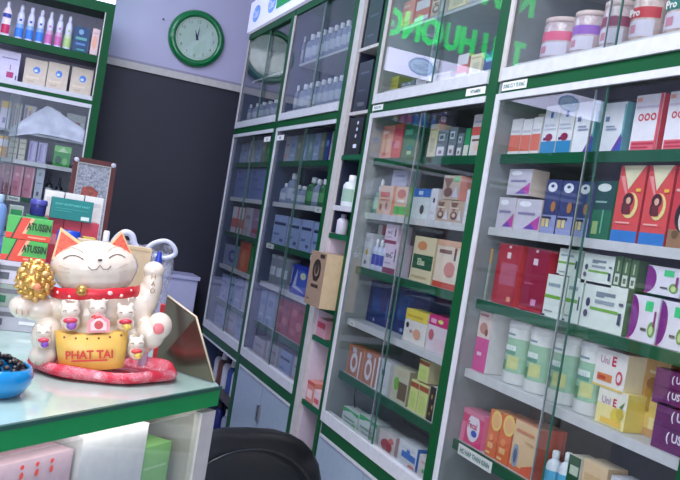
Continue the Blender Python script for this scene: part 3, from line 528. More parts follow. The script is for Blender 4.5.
 ('slim', 'L', 7, [0.2485, 5.51, 2.235], 0, 0.0451, 0.06, 0.2095, 'limeb', 'slim white bottle with lime body', None, None, False),
 ('box', 'L', 7, [0.3256, 5.51, 2.235], 0, 0.0932, 0.06, 0.1601, 'tealdark', 'dark teal carton with pale print', None, None, False),
 ('box', 'L', 7, [0.4076, 5.51, 2.235], 0, 0.0428, 0.06, 0.1672, 'peachpale', 'pale peach carton', None, None, False),
 ('box', 'L', 6, [-0.0703, 5.51, 1.985], 0, 0.1438, 0.06, 0.1711, 'whitesq', 'white carton with pink square', None, None, False),
 ('box', 'L', 6, [0.0956, 5.51, 1.985], 0, 0.1273, 0.06, 0.1567, 'creamblue', 'cream carton with blue emblem', None, None, False),
 ('box', 'L', 6, [0.2246, 5.51, 1.985], 0, 0.1209, 0.06, 0.1621, 'creamblue', 'cream carton with blue emblem', None, None, False),
 ('box', 'L', 6, [0.3651, 5.51, 1.985], 0, 0.1264, 0.06, 0.1621, 'creamblue', 'cream carton with blue emblem', None, None, False),
 ('box', 'L', 5, [-0.0437, 5.51, 1.53], 0, 0.099, 0.06, 0.1245, 'orangecream', 'cream and amber carton', None, None, False),
 ('box', 'L', 5, [0.038, 5.51, 1.53], 0, 0.0491, 0.06, 0.1245, 'yelstack', 'pale yellow carton', None, None, False),
 ('box', 'L', 5, [0.0893, 5.51, 1.53], 0, 0.038, 0.06, 0.1245, 'yelstack', 'pale yellow carton', None, None, False),
 ('box', 'L', 5, [0.1496, 5.51, 1.53], 0, 0.0442, 0.06, 0.1245, 'lilacbox', 'lilac carton', None, None, False),
 ('box', 'L', 5, [0.2047, 5.51, 1.53], 0, 0.0504, 0.06, 0.1245, 'lilacbox', 'lilac carton', None, None, False),
 ('box', 'L', 5, [0.3221, 5.51, 1.53], 0, 0.0986, 0.06, 0.1245, 'leafgreen', 'leaf green carton with pale top', None, None, False),
 ('box', 'L', 8, [-0.0348, 5.55, 1.7], 0, 0.0547, 0.06, 0.1645, 'goldw', 'white and gold carton', None, None, False),
 ('box', 'L', 8, [0.0307, 5.55, 1.7], 0, 0.0495, 0.06, 0.1645, 'whitefig', 'white figured carton', None, None, False),
 ('box', 'L', 8, [0.1026, 5.55, 1.7], 0, 0.0674, 0.06, 0.1645, 'whitefig', 'white figured carton', None, None, False),
 ('box', 'L', 8, [0.2252, 5.55, 1.7], 0, 0.1157, 0.06, 0.1645, 'greybox', 'flat grey white carton', None, None, False),
 ('box', 'L', 8, [0.3719, 5.55, 1.7], 0, 0.1143, 0.06, 0.1645, 'greybox2', 'flat grey white carton with red line', None, None, False),
 ('box', 'L', 4, [-0.0176, 5.51, 1.31], 0, 0.0542, 0.06, 0.1796, 'pinkrow', 'dusty pink carton', None, None, False),
 ('box', 'L', 4, [0.0346, 5.51, 1.31], 0, 0.0405, 0.06, 0.1841, 'pinkrow', 'dusty pink carton', None, None, False),
 ('box', 'L', 4, [0.0901, 5.51, 1.31], 0, 0.0551, 0.06, 0.1845, 'pinkrow', 'dusty pink carton', None, None, False),
 ('box', 'L', 4, [0.1532, 5.51, 1.31], 0, 0.0556, 0.06, 0.1845, 'pinkrow', 'dusty pink carton', None, None, False),
 ('box', 'L', 4, [0.2155, 5.51, 1.31], 0, 0.0474, 0.06, 0.1845, 'greypanel', 'tall grey white carton', None, None, False),
 ('dropper', 'L', 4, [0.2753, 5.51, 1.31], 0, 0.0449, 0.06, 0.1712, 'blackd', 'black dropper bottle with pale label', None, None, False),
 ('dropper', 'L', 4, [0.3343, 5.51, 1.31], 0, 0.0453, 0.06, 0.1567, 'blackd', 'black dropper bottle with pale label', None, None, False),
]
# ------------------------------------------------------------------ packaging designs: (front, side, top, print elements)
W_ = (236, 234, 236)
DES = {
 'wo': ((238,236,238), None, None, [('r',0,0,1,.55,(226,112,92)),('r',0,0,1,.1,(232,228,230)),('r',.1,.62,.9,.68,(205,200,215))]),
 'cream_orange': ((240,226,206), (236,170,140), None, [('r',0,.75,1,.88,(226,120,90)),('r',.2,.2,.8,.45,(150,90,120))]),
 'wblue': ((238,236,244), (246,238,220), None, [('r',0,0,1,.26,(48,140,196)),('e',.5,.34,.26,.08,(150,30,80)),('r',.12,.28,.3,.34,(90,40,110)),('r',.42,.74,.6,.86,(70,110,180)),('r',.1,.5,.9,.53,(200,205,220)),('r',.1,.58,.8,.61,(200,205,220))]),
 'wswoosh': ((240,238,246), (110,180,190), None, [('p',[(.55,0),(1,0),(1,.45)],(104,60,160)),('p',[(.72,0),(1,0),(1,.25)],(40,90,190)),('r',.94,.3,1,.95,(90,190,190)),('r',.12,.62,.3,.72,(110,120,160)),('r',.2,.44,.7,.47,(150,160,190)),('r',.2,.50,.6,.53,(150,160,190))]),
 'wred': ((242,236,244), (224,70,80), None, [('ring',.27,.6,.10,(208,60,60)),('ring',.5,.6,.10,(208,60,60)),('ring',.73,.6,.10,(208,60,60)),('r',.05,.02,.95,.18,(232,110,120)),('r',.1,.11,.9,.15,(200,40,70)),('r',.1,.05,.7,.08,(200,40,70)),('r',.06,.76,.9,.8,(214,196,220)),('r',.06,.88,.25,.95,(244,170,150)),('r',.9,.0,1,1,(222,80,96))]),
 'lilac': ((204,198,212), (226,206,190), (206,202,214), [('e',.35,.84,.24,.09,(240,240,246)),('p',[(.4,.06),(.98,.06),(.98,.5)],(190,70,160)),('p',[(.4,.06),(.85,.06),(.7,.24)],(110,70,170)),('r',.12,.5,.8,.58,(140,132,170))]),
 'navy': ((58,66,118), (90,96,140), (60,64,100), [('r',0,0,1,.34,(150,156,200)),('e',.45,.86,.32,.09,(230,232,240)),('e',.45,.88,.12,.03,(58,66,118)),('p',[(0,.34),(.3,.42),(.55,.34)],(58,66,118)),('e',.7,.5,.16,.1,(176,120,70)),('r',.1,.12,.3,.27,(220,190,120)),('r',.38,.12,.58,.27,(226,206,150)),('r',.05,.27,.7,.31,(40,40,70))]),
 'dgreen': ((18,110,74), (30,120,60), (20,80,60), [('r',0,.5,1,1,(16,74,72)),('e',.45,.88,.36,.07,(228,234,232)),('r',.1,.08,.4,.3,(150,180,110)),('r',.1,.62,.7,.65,(150,190,180)),('r',.55,.1,.62,.5,(110,190,150))]),
 'redyel': ((222,76,72), (206,60,60), (232,226,180), [('r',0,0,1,.15,(40,120,196)),('p',[(.12,1),(.95,1),(.42,.68)],(232,224,186)),('p',[(.05,.86),(.22,.86),(.42,.62),(.36,.6)],(236,150,150)),('e',.58,.48,.30,.17,(238,220,140)),('e',.50,.5,.27,.15,(222,76,72)),('e',.50,.55,.20,.09,(66,26,24)),('p',[(.34,.36),(.66,.36),(.60,.5),(.40,.5)],(110,30,34)),('e',.52,.54,.09,.045,(226,176,150)),('r',.30,.38,.38,.5,(66,26,24)),('r',.75,.66,.93,.7,(240,190,60)),('r',.15,.24,.7,.26,(240,180,170))]),
 'redface': ((208,56,62), (190,50,50), None, [('r',0,0,1,.22,(156,116,80)),('e',.6,.38,.42,.2,(40,20,24)),('e',.66,.34,.3,.16,(236,214,206)),('e',.3,.16,.14,.05,(110,80,40)),('r',.3,.80,.9,.85,(240,220,140)),('r',.1,.68,.9,.71,(240,190,180))]),
 'greybeige': ((150,156,150), None, None, [('r',0,.72,1,1,(190,150,90)),('r',.2,.1,.8,.5,(170,180,170))]),
 'redA': ((176,34,54), (216,66,66), (190,50,60), [('r',.22,.04,.92,.68,(186,90,112)),('r',.22,.04,.92,.32,(180,50,66)),('r',.42,.76,.58,.86,(238,214,216)),('r',.46,.93,.56,.97,(238,214,216)),('r',.68,.06,.84,.14,(236,160,130))]),
 'redB': ((150,24,60), (196,50,66), (160,30,60), [('r',.35,.74,.55,.84,(230,206,220)),('r',.4,.94,.5,.98,(230,206,220)),('r',.5,.1,.72,.2,(220,150,190)),('r',0,.02,1,.05,(200,50,60)),('r',.1,.42,.5,.45,(190,80,110))]),
 'wgreen': ((224,232,224), (206,216,206), (214,222,216), [('r',0,.44,.78,.52,(120,176,70)),('r',.1,.72,.7,.8,(150,170,180)),('r',.82,.3,.9,.6,(50,60,90)),('r',.08,.12,.5,.15,(150,150,160)),('r',0,0,.16,.05,(30,40,70))]),
 'wgreenL': ((228,234,226), (96,130,84), (214,222,216), [('r',.2,.4,.86,.47,(120,176,70)),('r',.3,.74,.75,.82,(130,140,150)),('r',.3,.70,.5,.74,(130,140,150)),('r',.3,.56,.75,.64,(150,160,170)),('e',.14,.55,.05,.1,(60,60,90)),('e',.12,.3,.05,.08,(90,80,110)),('r',.86,.6,.96,.66,(100,100,120)),('r',.88,.2,.95,.45,(50,60,90))]),
 'spine': ((76,110,66), (70,100,60), (90,120,80), [('r',.15,.06,.85,.42,(214,220,210)),('r',.3,.14,.7,.32,(90,110,90)),('r',.4,.5,.6,.85,(180,196,160))]),
 'purp': ((232,226,236), (222,216,226), (226,222,232), [('half',0,.5,.30,.5,(130,34,130)),('r',.5,.68,.78,.9,(70,206,130)),('e',.82,.3,.13,.17,(116,160,70)),('e',.82,.28,.07,.1,(200,220,150)),('r',.86,.36,.93,.7,(140,50,120)),('r',.45,.24,.66,.3,(90,100,90)),('r',.0,0,.1,.04,(200,60,120))]),
 'pink': ((214,72,150), (232,228,228), (230,224,224), [('r',0,.56,1,1,(226,206,200)),('e',.45,.72,.3,.1,(190,130,120)),('e',.7,.66,.12,.06,(120,70,50)),('r',.1,.92,.7,.96,(190,90,110)),('r',.25,.26,.6,.32,(240,200,224))]),
 'uniE': ((234,228,222), (240,226,190), (226,222,220), [('t','Uni',.3,.72,.2,(190,150,170)),('t','E',.60,.74,.26,(196,30,80)),('r',.12,.16,.6,.36,(222,130,70)),('r',.16,.2,.4,.3,(196,60,40)),('e',.82,.35,.10,.18,(206,70,90)),('e',.82,.35,.06,.11,(236,220,220)),('r',0,0,1,.05,(230,196,90))]),
 'uniE2': ((238,222,150), (240,214,100), None, [('r',0,.55,1,1,(234,228,214)),('t','Uni',.3,.66,.2,(180,150,170)),('t','E',.60,.66,.22,(196,30,80)),('e',.7,.34,.18,.2,(226,196,60)),('e',.82,.42,.12,.15,(206,180,50)),('r',.2,.06,.9,.2,(236,190,70)),('p',[(.78,.6),(.95,.78),(.86,.56)],(90,130,50))]),
 'gold': ((206,160,106), (200,150,90), (214,170,120), [('r',.1,.1,.85,.5,(230,200,110)),('e',.5,.66,.36,.10,(160,104,60)),('r',.2,.8,.8,.84,(240,220,180)),('r',.15,.3,.4,.6,(186,140,60)),('r',.5,.1,.7,.25,(240,226,160))]),
 'purple': ((104,36,96), (90,30,84), (84,30,84), [('t','( US',.55,.3,.26,(232,226,236)),('t','( US',.6,.76,.26,(232,226,236)),('r',0,.50,1,.52,(70,20,70))]),
 'pinkoval': ((222,60,120), (240,120,160), (206,120,150), [('e',.55,.52,.30,.42,(236,226,236)),('t','Fecal',.5,.58,.2,(200,50,100)),('e',.62,.36,.14,.1,(30,80,190)),('r',0,.85,1,1,(226,130,160)),('r',0,0,.2,.6,(236,120,160))]),
 'orange': ((226,110,60), (232,120,80), (224,150,100), [('e',.7,.8,.5,.22,(240,206,110)),('e',.7,.8,.38,.16,(238,180,120)),('r',.2,.18,.7,.3,(240,180,120)),('r',.1,.05,.5,.1,(240,200,150)),('e',.45,.42,.2,.08,(240,150,90))]),
 'beigeorange': ((226,190,148), (222,104,84), (226,150,120), [('r',0,0,1,.10,(224,110,70)),('p',[(.45,0),(1,0),(1,.28),(.5,.14)],(222,96,66)),('e',.2,.3,.13,.24,(150,160,180)),('e',.2,.3,.07,.15,(90,100,130)),('r',.12,.78,.85,.84,(210,130,90)),('r',.5,.62,.86,.66,(200,160,110))]),
 'brown': ((70,50,36), None, None, [('r',.2,.3,.8,.6,(96,72,50))]),
 'dgbox': ((36,84,56), (232,230,220), (214,210,190), [('r',.2,.6,.9,.8,(200,210,190)),('e',.4,.3,.3,.14,(140,170,120)),('r',.3,.05,.9,.2,(200,170,150))]),
 'beige': ((222,190,150), (210,180,140), (226,206,176), [('r',.1,.6,.8,.75,(206,170,120))]),
 'greywhite': ((206,206,212), (196,180,170), (210,210,216), [('r',.05,.6,.9,.8,(180,184,196))]),
 'peach': ((226,150,130), (206,110,96), (226,180,160), [('r',.15,.2,.85,.6,(232,180,156)),('r',.1,.75,.6,.85,(236,206,190)),('r',.25,.1,.6,.16,(200,100,90))]),
 'red': ((206,66,76), None, None, [('r',.2,.3,.8,.5,(226,130,130))]),
 'dgreen2': ((26,104,74), (30,80,60), None, [('r',.1,.65,.6,.8,(90,170,140)),('e',.55,.4,.3,.15,(50,130,90)),('r',.4,.1,.7,.2,(180,210,170))]),
 'cream': ((226,216,176), (220,210,170), None, [('r',.25,.15,.8,.6,(196,190,160)),('r',.1,.8,.9,.86,(190,170,110))]),
 'greysq': ((110,122,130), (90,100,110), None, [('r',.1,.06,.8,.38,(226,224,226)),('r',.3,.12,.6,.25,(130,100,120)),('r',.15,.6,.7,.85,(200,206,210)),('r',.25,.66,.6,.8,(60,90,110))]),
 'greenw': ((30,150,90), None, None, [('r',0,0,1,.4,(222,226,210))]),
 'wredtop': ((232,222,222), (214,206,206), None, [('r',0,.5,1,.7,(216,84,76)),('r',.1,.36,.85,.41,(120,60,60)),('e',.5,.22,.3,.1,(236,206,190)),('r',.1,.8,.6,.84,(180,180,206))]),
 'beigered': ((222,188,166), (226,160,120), None, [('r',.1,.6,.8,.78,(206,96,76)),('r',.15,.48,.8,.53,(210,130,110)),('e',.25,.25,.08,.12,(170,110,90)),('e',.65,.3,.08,.14,(170,110,90))]),
 'orangegreen': ((226,190,160), (150,200,90), None, [('r',0,.05,1,.32,(80,180,80)),('e',.55,.75,.3,.16,(200,100,70)),('r',0,0,.14,1,(232,140,90)),('r',.3,.45,.8,.55,(240,226,216))]),
 'lilacplain': ((180,180,202), None, None, [('r',.15,.6,.8,.7,(140,140,180)),('r',.15,.3,.8,.35,(150,150,190))]),
 'bluetop': ((214,220,220), (206,214,220), (40,110,190), [('r',0,.72,1,1,(36,104,190)),('r',.3,.8,.55,.92,(200,220,240)),('e',.62,.3,.12,.16,(50,60,60))]),
 'white': ((222,220,226), (214,212,218), None, [('r',.4,.55,.65,.7,(60,50,60)),('r',.2,.2,.8,.24,(190,190,200))]),
 'white2': ((216,218,222), None, None, [('e',.5,.45,.14,.1,(200,170,50)),('r',.1,.75,.8,.85,(196,198,206)),('r',.3,.1,.6,.2,(80,90,120))]),
 'brownpat': ((196,170,150), (216,206,210), (200,190,180), [('p',[(.0,.9),(.6,.9),(.3,.4)],(130,96,80)),('e',.35,.3,.26,.2,(120,84,74)),('e',.35,.32,.14,.1,(214,190,176)),('p',[(.6,.1),(.95,.1),(.8,.6)],(216,214,226)),('r',.05,.62,.7,.68,(232,214,196))]),
 'brownpat2': ((196,176,160), (236,160,150), (200,190,180), [('p',[(.0,.9),(.6,.9),(.3,.4)],(140,106,100)),('e',.35,.3,.26,.2,(120,84,84)),('p',[(.6,.1),(.95,.1),(.8,.6)],(206,204,226)),('r',.6,.75,.95,.95,(120,190,130))]),
 'redtube': ((206,96,84), None, None, [('r',0,.55,1,1,(216,210,214)),('r',0,0,1,.2,(206,206,214))]),
 'whitepink': ((220,206,222), (206,190,206), None, [('r',0,0,1,.18,(130,40,80)),('t','ns-C',.4,.6,.2,(120,100,140)),('r',.1,.3,.6,.36,(180,160,190)),('r',.8,.4,.9,.8,(120,70,120))]),
 'creamgreen': ((222,206,168), (206,186,150), None, [('r',.05,.28,.95,.60,(20,84,50)),('t','Ellas',.45,.44,.15,(206,220,180)),('e',.4,.8,.22,.1,(214,140,90)),('r',.1,.08,.8,.13,(200,176,130))]),
 'creamred': ((228,210,190), (216,190,150), (222,180,140), [('r',0,0,1,.12,(196,70,50)),('r',.1,.72,.55,.8,(130,90,90)),('e',.55,.4,.2,.16,(206,130,120)),('r',.65,.6,.72,.86,(90,70,60)),('r',0,.88,1,1,(216,170,140)),('r',.74,.15,.98,.8,(234,222,206))]),
 'navybig': ((20,40,104), (16,34,90), None, [('r',.2,.3,.6,.85,(28,70,140)),('r',.62,.35,.85,.8,(66,56,120)),('r',.35,.05,.42,.12,(150,170,210)),('r',.9,.2,.95,.7,(80,120,170))]),
 'yelwhite': ((228,222,216), (216,210,200), (226,210,90), [('r',0,.68,1,1,(232,208,76)),('r',.1,.76,.8,.84,(206,176,50)),('e',.15,.5,.07,.09,(30,30,40)),('e',.62,.3,.16,.16,(222,160,130)),('e',.35,.34,.08,.05,(200,150,140))]),
 'magwhite': ((222,206,214), (210,216,216), (190,40,110), [('r',0,.72,1,1,(202,30,110)),('r',.1,.78,.35,.9,(240,170,200)),('e',.55,.86,.12,.06,(210,220,120)),('e',.2,.45,.12,.15,(200,100,110)),('r',.4,.1,.9,.4,(226,196,206))]),
 'brownnum': ((176,110,84), (190,130,110), None, [('r',0,0,.12,1,(206,130,90)),('ringz',.5,.45,.26,.34,(222,216,220)),('r',.3,.8,.6,.95,(200,200,214)),('r',.86,0,.96,.9,(232,214,210))]),
 'creamleaf': ((200,196,170), (150,140,110), None, [('e',.3,.5,.16,.2,(120,180,60)),('r',.45,.1,.95,.6,(110,90,66)),('r',.1,.8,.9,.88,(210,190,160))]),
 'yelgreen': ((216,222,140), (200,190,150), (216,190,160), [('r',0,.76,1,.93,(170,80,50)),('r',.15,.1,.8,.6,(196,214,120))]),
 'black': ((34,26,26), (40,30,30), (200,196,190), [('e',.4,.7,.12,.07,(190,150,70)),('e',.6,.4,.12,.07,(190,150,70)),('e',.4,.2,.12,.05,(190,150,70)),('r',.88,0,1,1,(206,196,186))]),
 'wgtop': ((206,216,212), (190,200,196), None, [('p',[(0,1),(1,1),(1,.78),(.5,.9),(0,.72)],(60,170,100)),('r',.1,.4,.8,.5,(130,160,150)),('r',.2,.2,.7,.26,(150,170,180)),('e',.8,.2,.12,.12,(90,180,90))]),
 'wredflo': ((216,206,206), (196,160,160), (206,206,206), [('e',.5,.4,.34,.28,(180,60,70)),('e',.75,.7,.16,.14,(206,110,110)),('p',[(.1,.1),(.9,.1),(.7,.3)],(150,40,50))]),
 'wbl': ((220,222,228), (50,110,190), (210,214,220), [('r',.2,.38,.95,.62,(50,110,196)),('e',.55,.68,.1,.08,(50,110,196)),('r',.2,.75,.9,.8,(200,206,214)),('e',.8,.14,.2,.12,(206,100,80))]),
 'wdot': ((216,208,206), (206,200,200), None, [('e',.4,.4,.1,.09,(70,170,110)),('e',.85,.2,.12,.14,(190,60,60)),('r',.2,.7,.7,.78,(206,160,150))]),
 'yel': ((190,186,80), (120,130,70), None, [('r',.1,.35,.9,.42,(150,150,70)),('r',.1,.65,.9,.7,(150,150,70))]),
 'pale': ((186,182,192), None, None, [('r',.15,.6,.8,.72,(150,130,150)),('r',.1,.15,.7,.3,(200,160,160))]),
 'bluebox': ((36,60,130), None, None, [('r',.2,.5,.8,.7,(120,150,210))]),
 'paleblue': ((150,166,200), None, None, [('r',.15,.55,.8,.72,(110,130,180)),('r',.1,.2,.8,.28,(190,200,220))]),
 'olive': ((120,130,110), None, None, [('r',.2,.5,.8,.7,(160,165,140))]),
 'paleteal': ((120,150,150), None, None, [('p',[(.3,.2),(.8,.5),(.3,.8)],(170,190,200))]),
 'palestripe': ((150,166,206), None, None, [('r',.05,.66,.9,.76,(40,56,100)),('r',.1,.3,.5,.38,(90,110,160)),('r',.6,.1,.85,.2,(60,80,130))]),
 'bluewhite': ((24,50,170), None, None, [('e',.55,.5,.4,.36,(70,100,200)),('e',.6,.66,.14,.12,(226,226,190)),('p',[(.1,.2),(.3,.9),(.3,.3),(.8,.1)],(200,206,236)),('r',0,.3,.06,.9,(150,170,220))]),
 'redmott': ((170,56,70), None, None, [('e',.3,.7,.2,.1,(206,110,110)),('e',.7,.4,.2,.12,(206,120,120)),('e',.3,.2,.22,.08,(200,100,110)),('e',.75,.8,.15,.07,(120,30,50))]),
 'green': ((30,130,70), None, None, [('r',.2,.4,.8,.6,(90,180,110))]),
 'bigblue': ((110,126,176), (90,100,140), None, [('r',.2,.6,.5,.65,(80,96,150)),('r',.3,.3,.8,.35,(80,96,150)),('r',.1,.85,.3,.9,(70,80,120))]),
 'pinkgrey': ((150,120,150), None, None, [('r',.1,.15,.9,.3,(176,60,76)),('r',.2,.6,.8,.7,(170,150,180))]),
 'bluering': ((140,150,176), None, None, [('ringz',.6,.5,.26,.3,(40,60,150))]),
 'orangebox': ((206,96,50), (40,110,70), None, [('e',.4,.4,.25,.3,(226,130,80)),('r',.2,.75,.8,.85,(190,60,30))]),
 'tealdark': ((16,64,104), None, None, [('e',.45,.8,.16,.1,(120,160,190)),('r',.15,.5,.85,.6,(90,160,150)),('r',.2,.3,.8,.38,(80,130,180)),('r',.3,.1,.8,.16,(60,150,140))]),
 'peachpale': ((226,196,190), (206,190,200), None, [('e',.45,.5,.3,.26,(232,170,140)),('r',.2,.8,.8,.86,(206,170,170))]),
 'whitesq': ((206,200,220), None, None, [('r',.55,.1,.82,.3,(170,40,100)),('r',.3,.74,.9,.78,(130,130,160)),('r',.65,.35,.68,.55,(150,60,110)),('r',.9,.05,.95,.2,(60,60,90))]),
 'creamblue': ((206,192,170), (180,170,160), None, [('e',.55,.6,.16,.13,(80,130,210)),('e',.52,.57,.08,.05,(200,220,240)),('r',.1,.25,.7,.32,(222,206,176)),('r',.2,.12,.5,.17,(190,170,140))]),
 'orangecream': ((232,226,236), None, None, [('r',0,0,1,.5,(222,160,90)),('e',.5,.3,.3,.1,(236,200,120)),('r',0,.85,1,1,(226,176,90))]),
 'yelstack': ((206,200,180), None, None, [('r',.1,.2,.9,.26,(150,140,120)),('r',.1,.5,.9,.56,(150,140,120)),('r',.1,.78,.9,.84,(150,140,120))]),
 'lilacbox': ((176,166,206), None, None, [('r',.15,.1,.35,.9,(130,116,170)),('r',.6,.1,.8,.9,(200,190,220))]),
 'leafgreen': ((40,150,60), None, None, [('r',0,.7,1,1,(130,206,110)),('e',.3,.3,.2,.2,(20,90,50)),('e',.7,.25,.16,.18,(120,190,100)),('p',[(.2,.7),(.5,.95),(.8,.7)],(200,230,180))]),
 'goldw': ((226,220,240), None, None, [('r',0,.75,1,1,(232,196,120)),('r',.3,.2,.6,.4,(150,140,190))]),
 'whitefig': ((206,200,210), None, None, [('r',.1,.1,.25,.9,(150,130,140)),('r',.45,.1,.55,.8,(190,120,120)),('r',.7,.2,.85,.9,(236,230,230)),('e',.5,.9,.14,.08,(240,220,150))]),
 'greybox': ((176,184,188), None, None, [('r',.3,.5,.85,.66,(110,130,126)),('r',.1,.2,.6,.26,(200,204,210))]),
 'greybox2': ((190,194,198), None, None, [('r',.1,.62,.75,.7,(170,110,110)),('r',.8,.5,.95,.7,(226,230,236)),('r',.3,.15,.75,.22,(180,140,150))]),
 'pinkrow': ((196,120,140), None, None, [('r',.8,0,1,1,(222,160,176)),('e',.4,.7,.2,.06,(222,170,180)),('r',.15,.2,.6,.3,(176,90,116))]),
 'greypanel': ((186,194,206), None, None, [('r',.3,.76,.6,.88,(130,140,156)),('r',.2,.5,.8,.54,(130,140,176)),('r',.3,.1,.6,.24,(90,80,110))]),
}
_c = {}
def pm(c): return mat(c, .42, var=.05, scale=45)
def prints(b, els, w, h, y=0.0):
    """printed shapes on a box front, in fractions of its width and height"""
    for k, e in enumerate(els):
        yy = y-.0005-.0003*k; X = lambda t: -w/2+t*w; Z = lambda t: t*h; t = e[0]; m = pm(e[-1])
        if t == 'r': b.add([(X(e[1]), yy, Z(e[2])), (X(e[3]), yy, Z(e[2])), (X(e[3]), yy, Z(e[4])), (X(e[1]), yy, Z(e[4]))], [(0, 1, 2, 3)], m)
        elif t == 'e': b.disc(X(e[1]), Z(e[2]), e[3]*w, e[4]*h, yy, m, 16)
        elif t == 'p': b.add([(X(p[0]), yy, Z(p[1])) for p in e[1]], [tuple(range(len(e[1])))], m)
        elif t == 't': b.text(e[1], X(e[2]), Z(e[3]), yy, e[4]*h, m, w*.8, True)
        elif t == 'half':
            n = 14; b.add([(X(e[1])+e[3]*w*math.cos(R(-90+180*i/n)), yy, Z(e[2])+e[4]*h*.98*math.sin(R(-90+180*i/n))) for i in range(n+1)], [tuple(range(n+1))], m)
        elif t in ('ring', 'ringz'):
            rx, rz = (e[3]*w, e[3]*w) if t == 'ring' else (e[3]*w, e[4]*h); n = 16; vs = []
            for i in range(n):
                a = 2*math.pi*i/n
                for q in (1, .55): vs.append((X(e[1])+rx*q*math.cos(a), yy, Z(e[2])+rz*q*math.sin(a)))
            b.add(vs, [(2*i, 2*((i+1) % n), 2*((i+1) % n)+1, 2*i+1) for i in range(n)], m)
def carton_mesh(w, d, h, des):
    f, s, t, els = DES[des]; b = MB(); mf = pm(f)
    sm = pm(s) if s else pm(tuple(int(x*.92) for x in f)); tm = pm(t) if t else mf
    bv = min(.0015, w*.08)
    b.box(-w/2, w/2, 0, d, 0, h, mf, mt=tm, ms=sm)
    # tuck-flap seam on top and glue-flap line on the side
    b.box(-w/2+bv, w/2-bv, d*.45, d*.47, h, h+.0006, pm(tuple(int(x*.8) for x in (t or f))))
    b.box(w/2, w/2+.0005, d*.88, d*.92, h*.02, h*.98, pm(tuple(int(x*.85) for x in (s or f))))
    prints(b, els, w, h)
    return b
BOT = {'wb': ((230,236,244), (90,180,220), (236,238,242)), 'bw': ((190,196,220), (50,60,160), (220,222,230)), 'clear': ((122,134,164), (176,184,200), (222,226,236)),
       'greenb': ((34,100,60), (80,150,90), (220,226,230))}
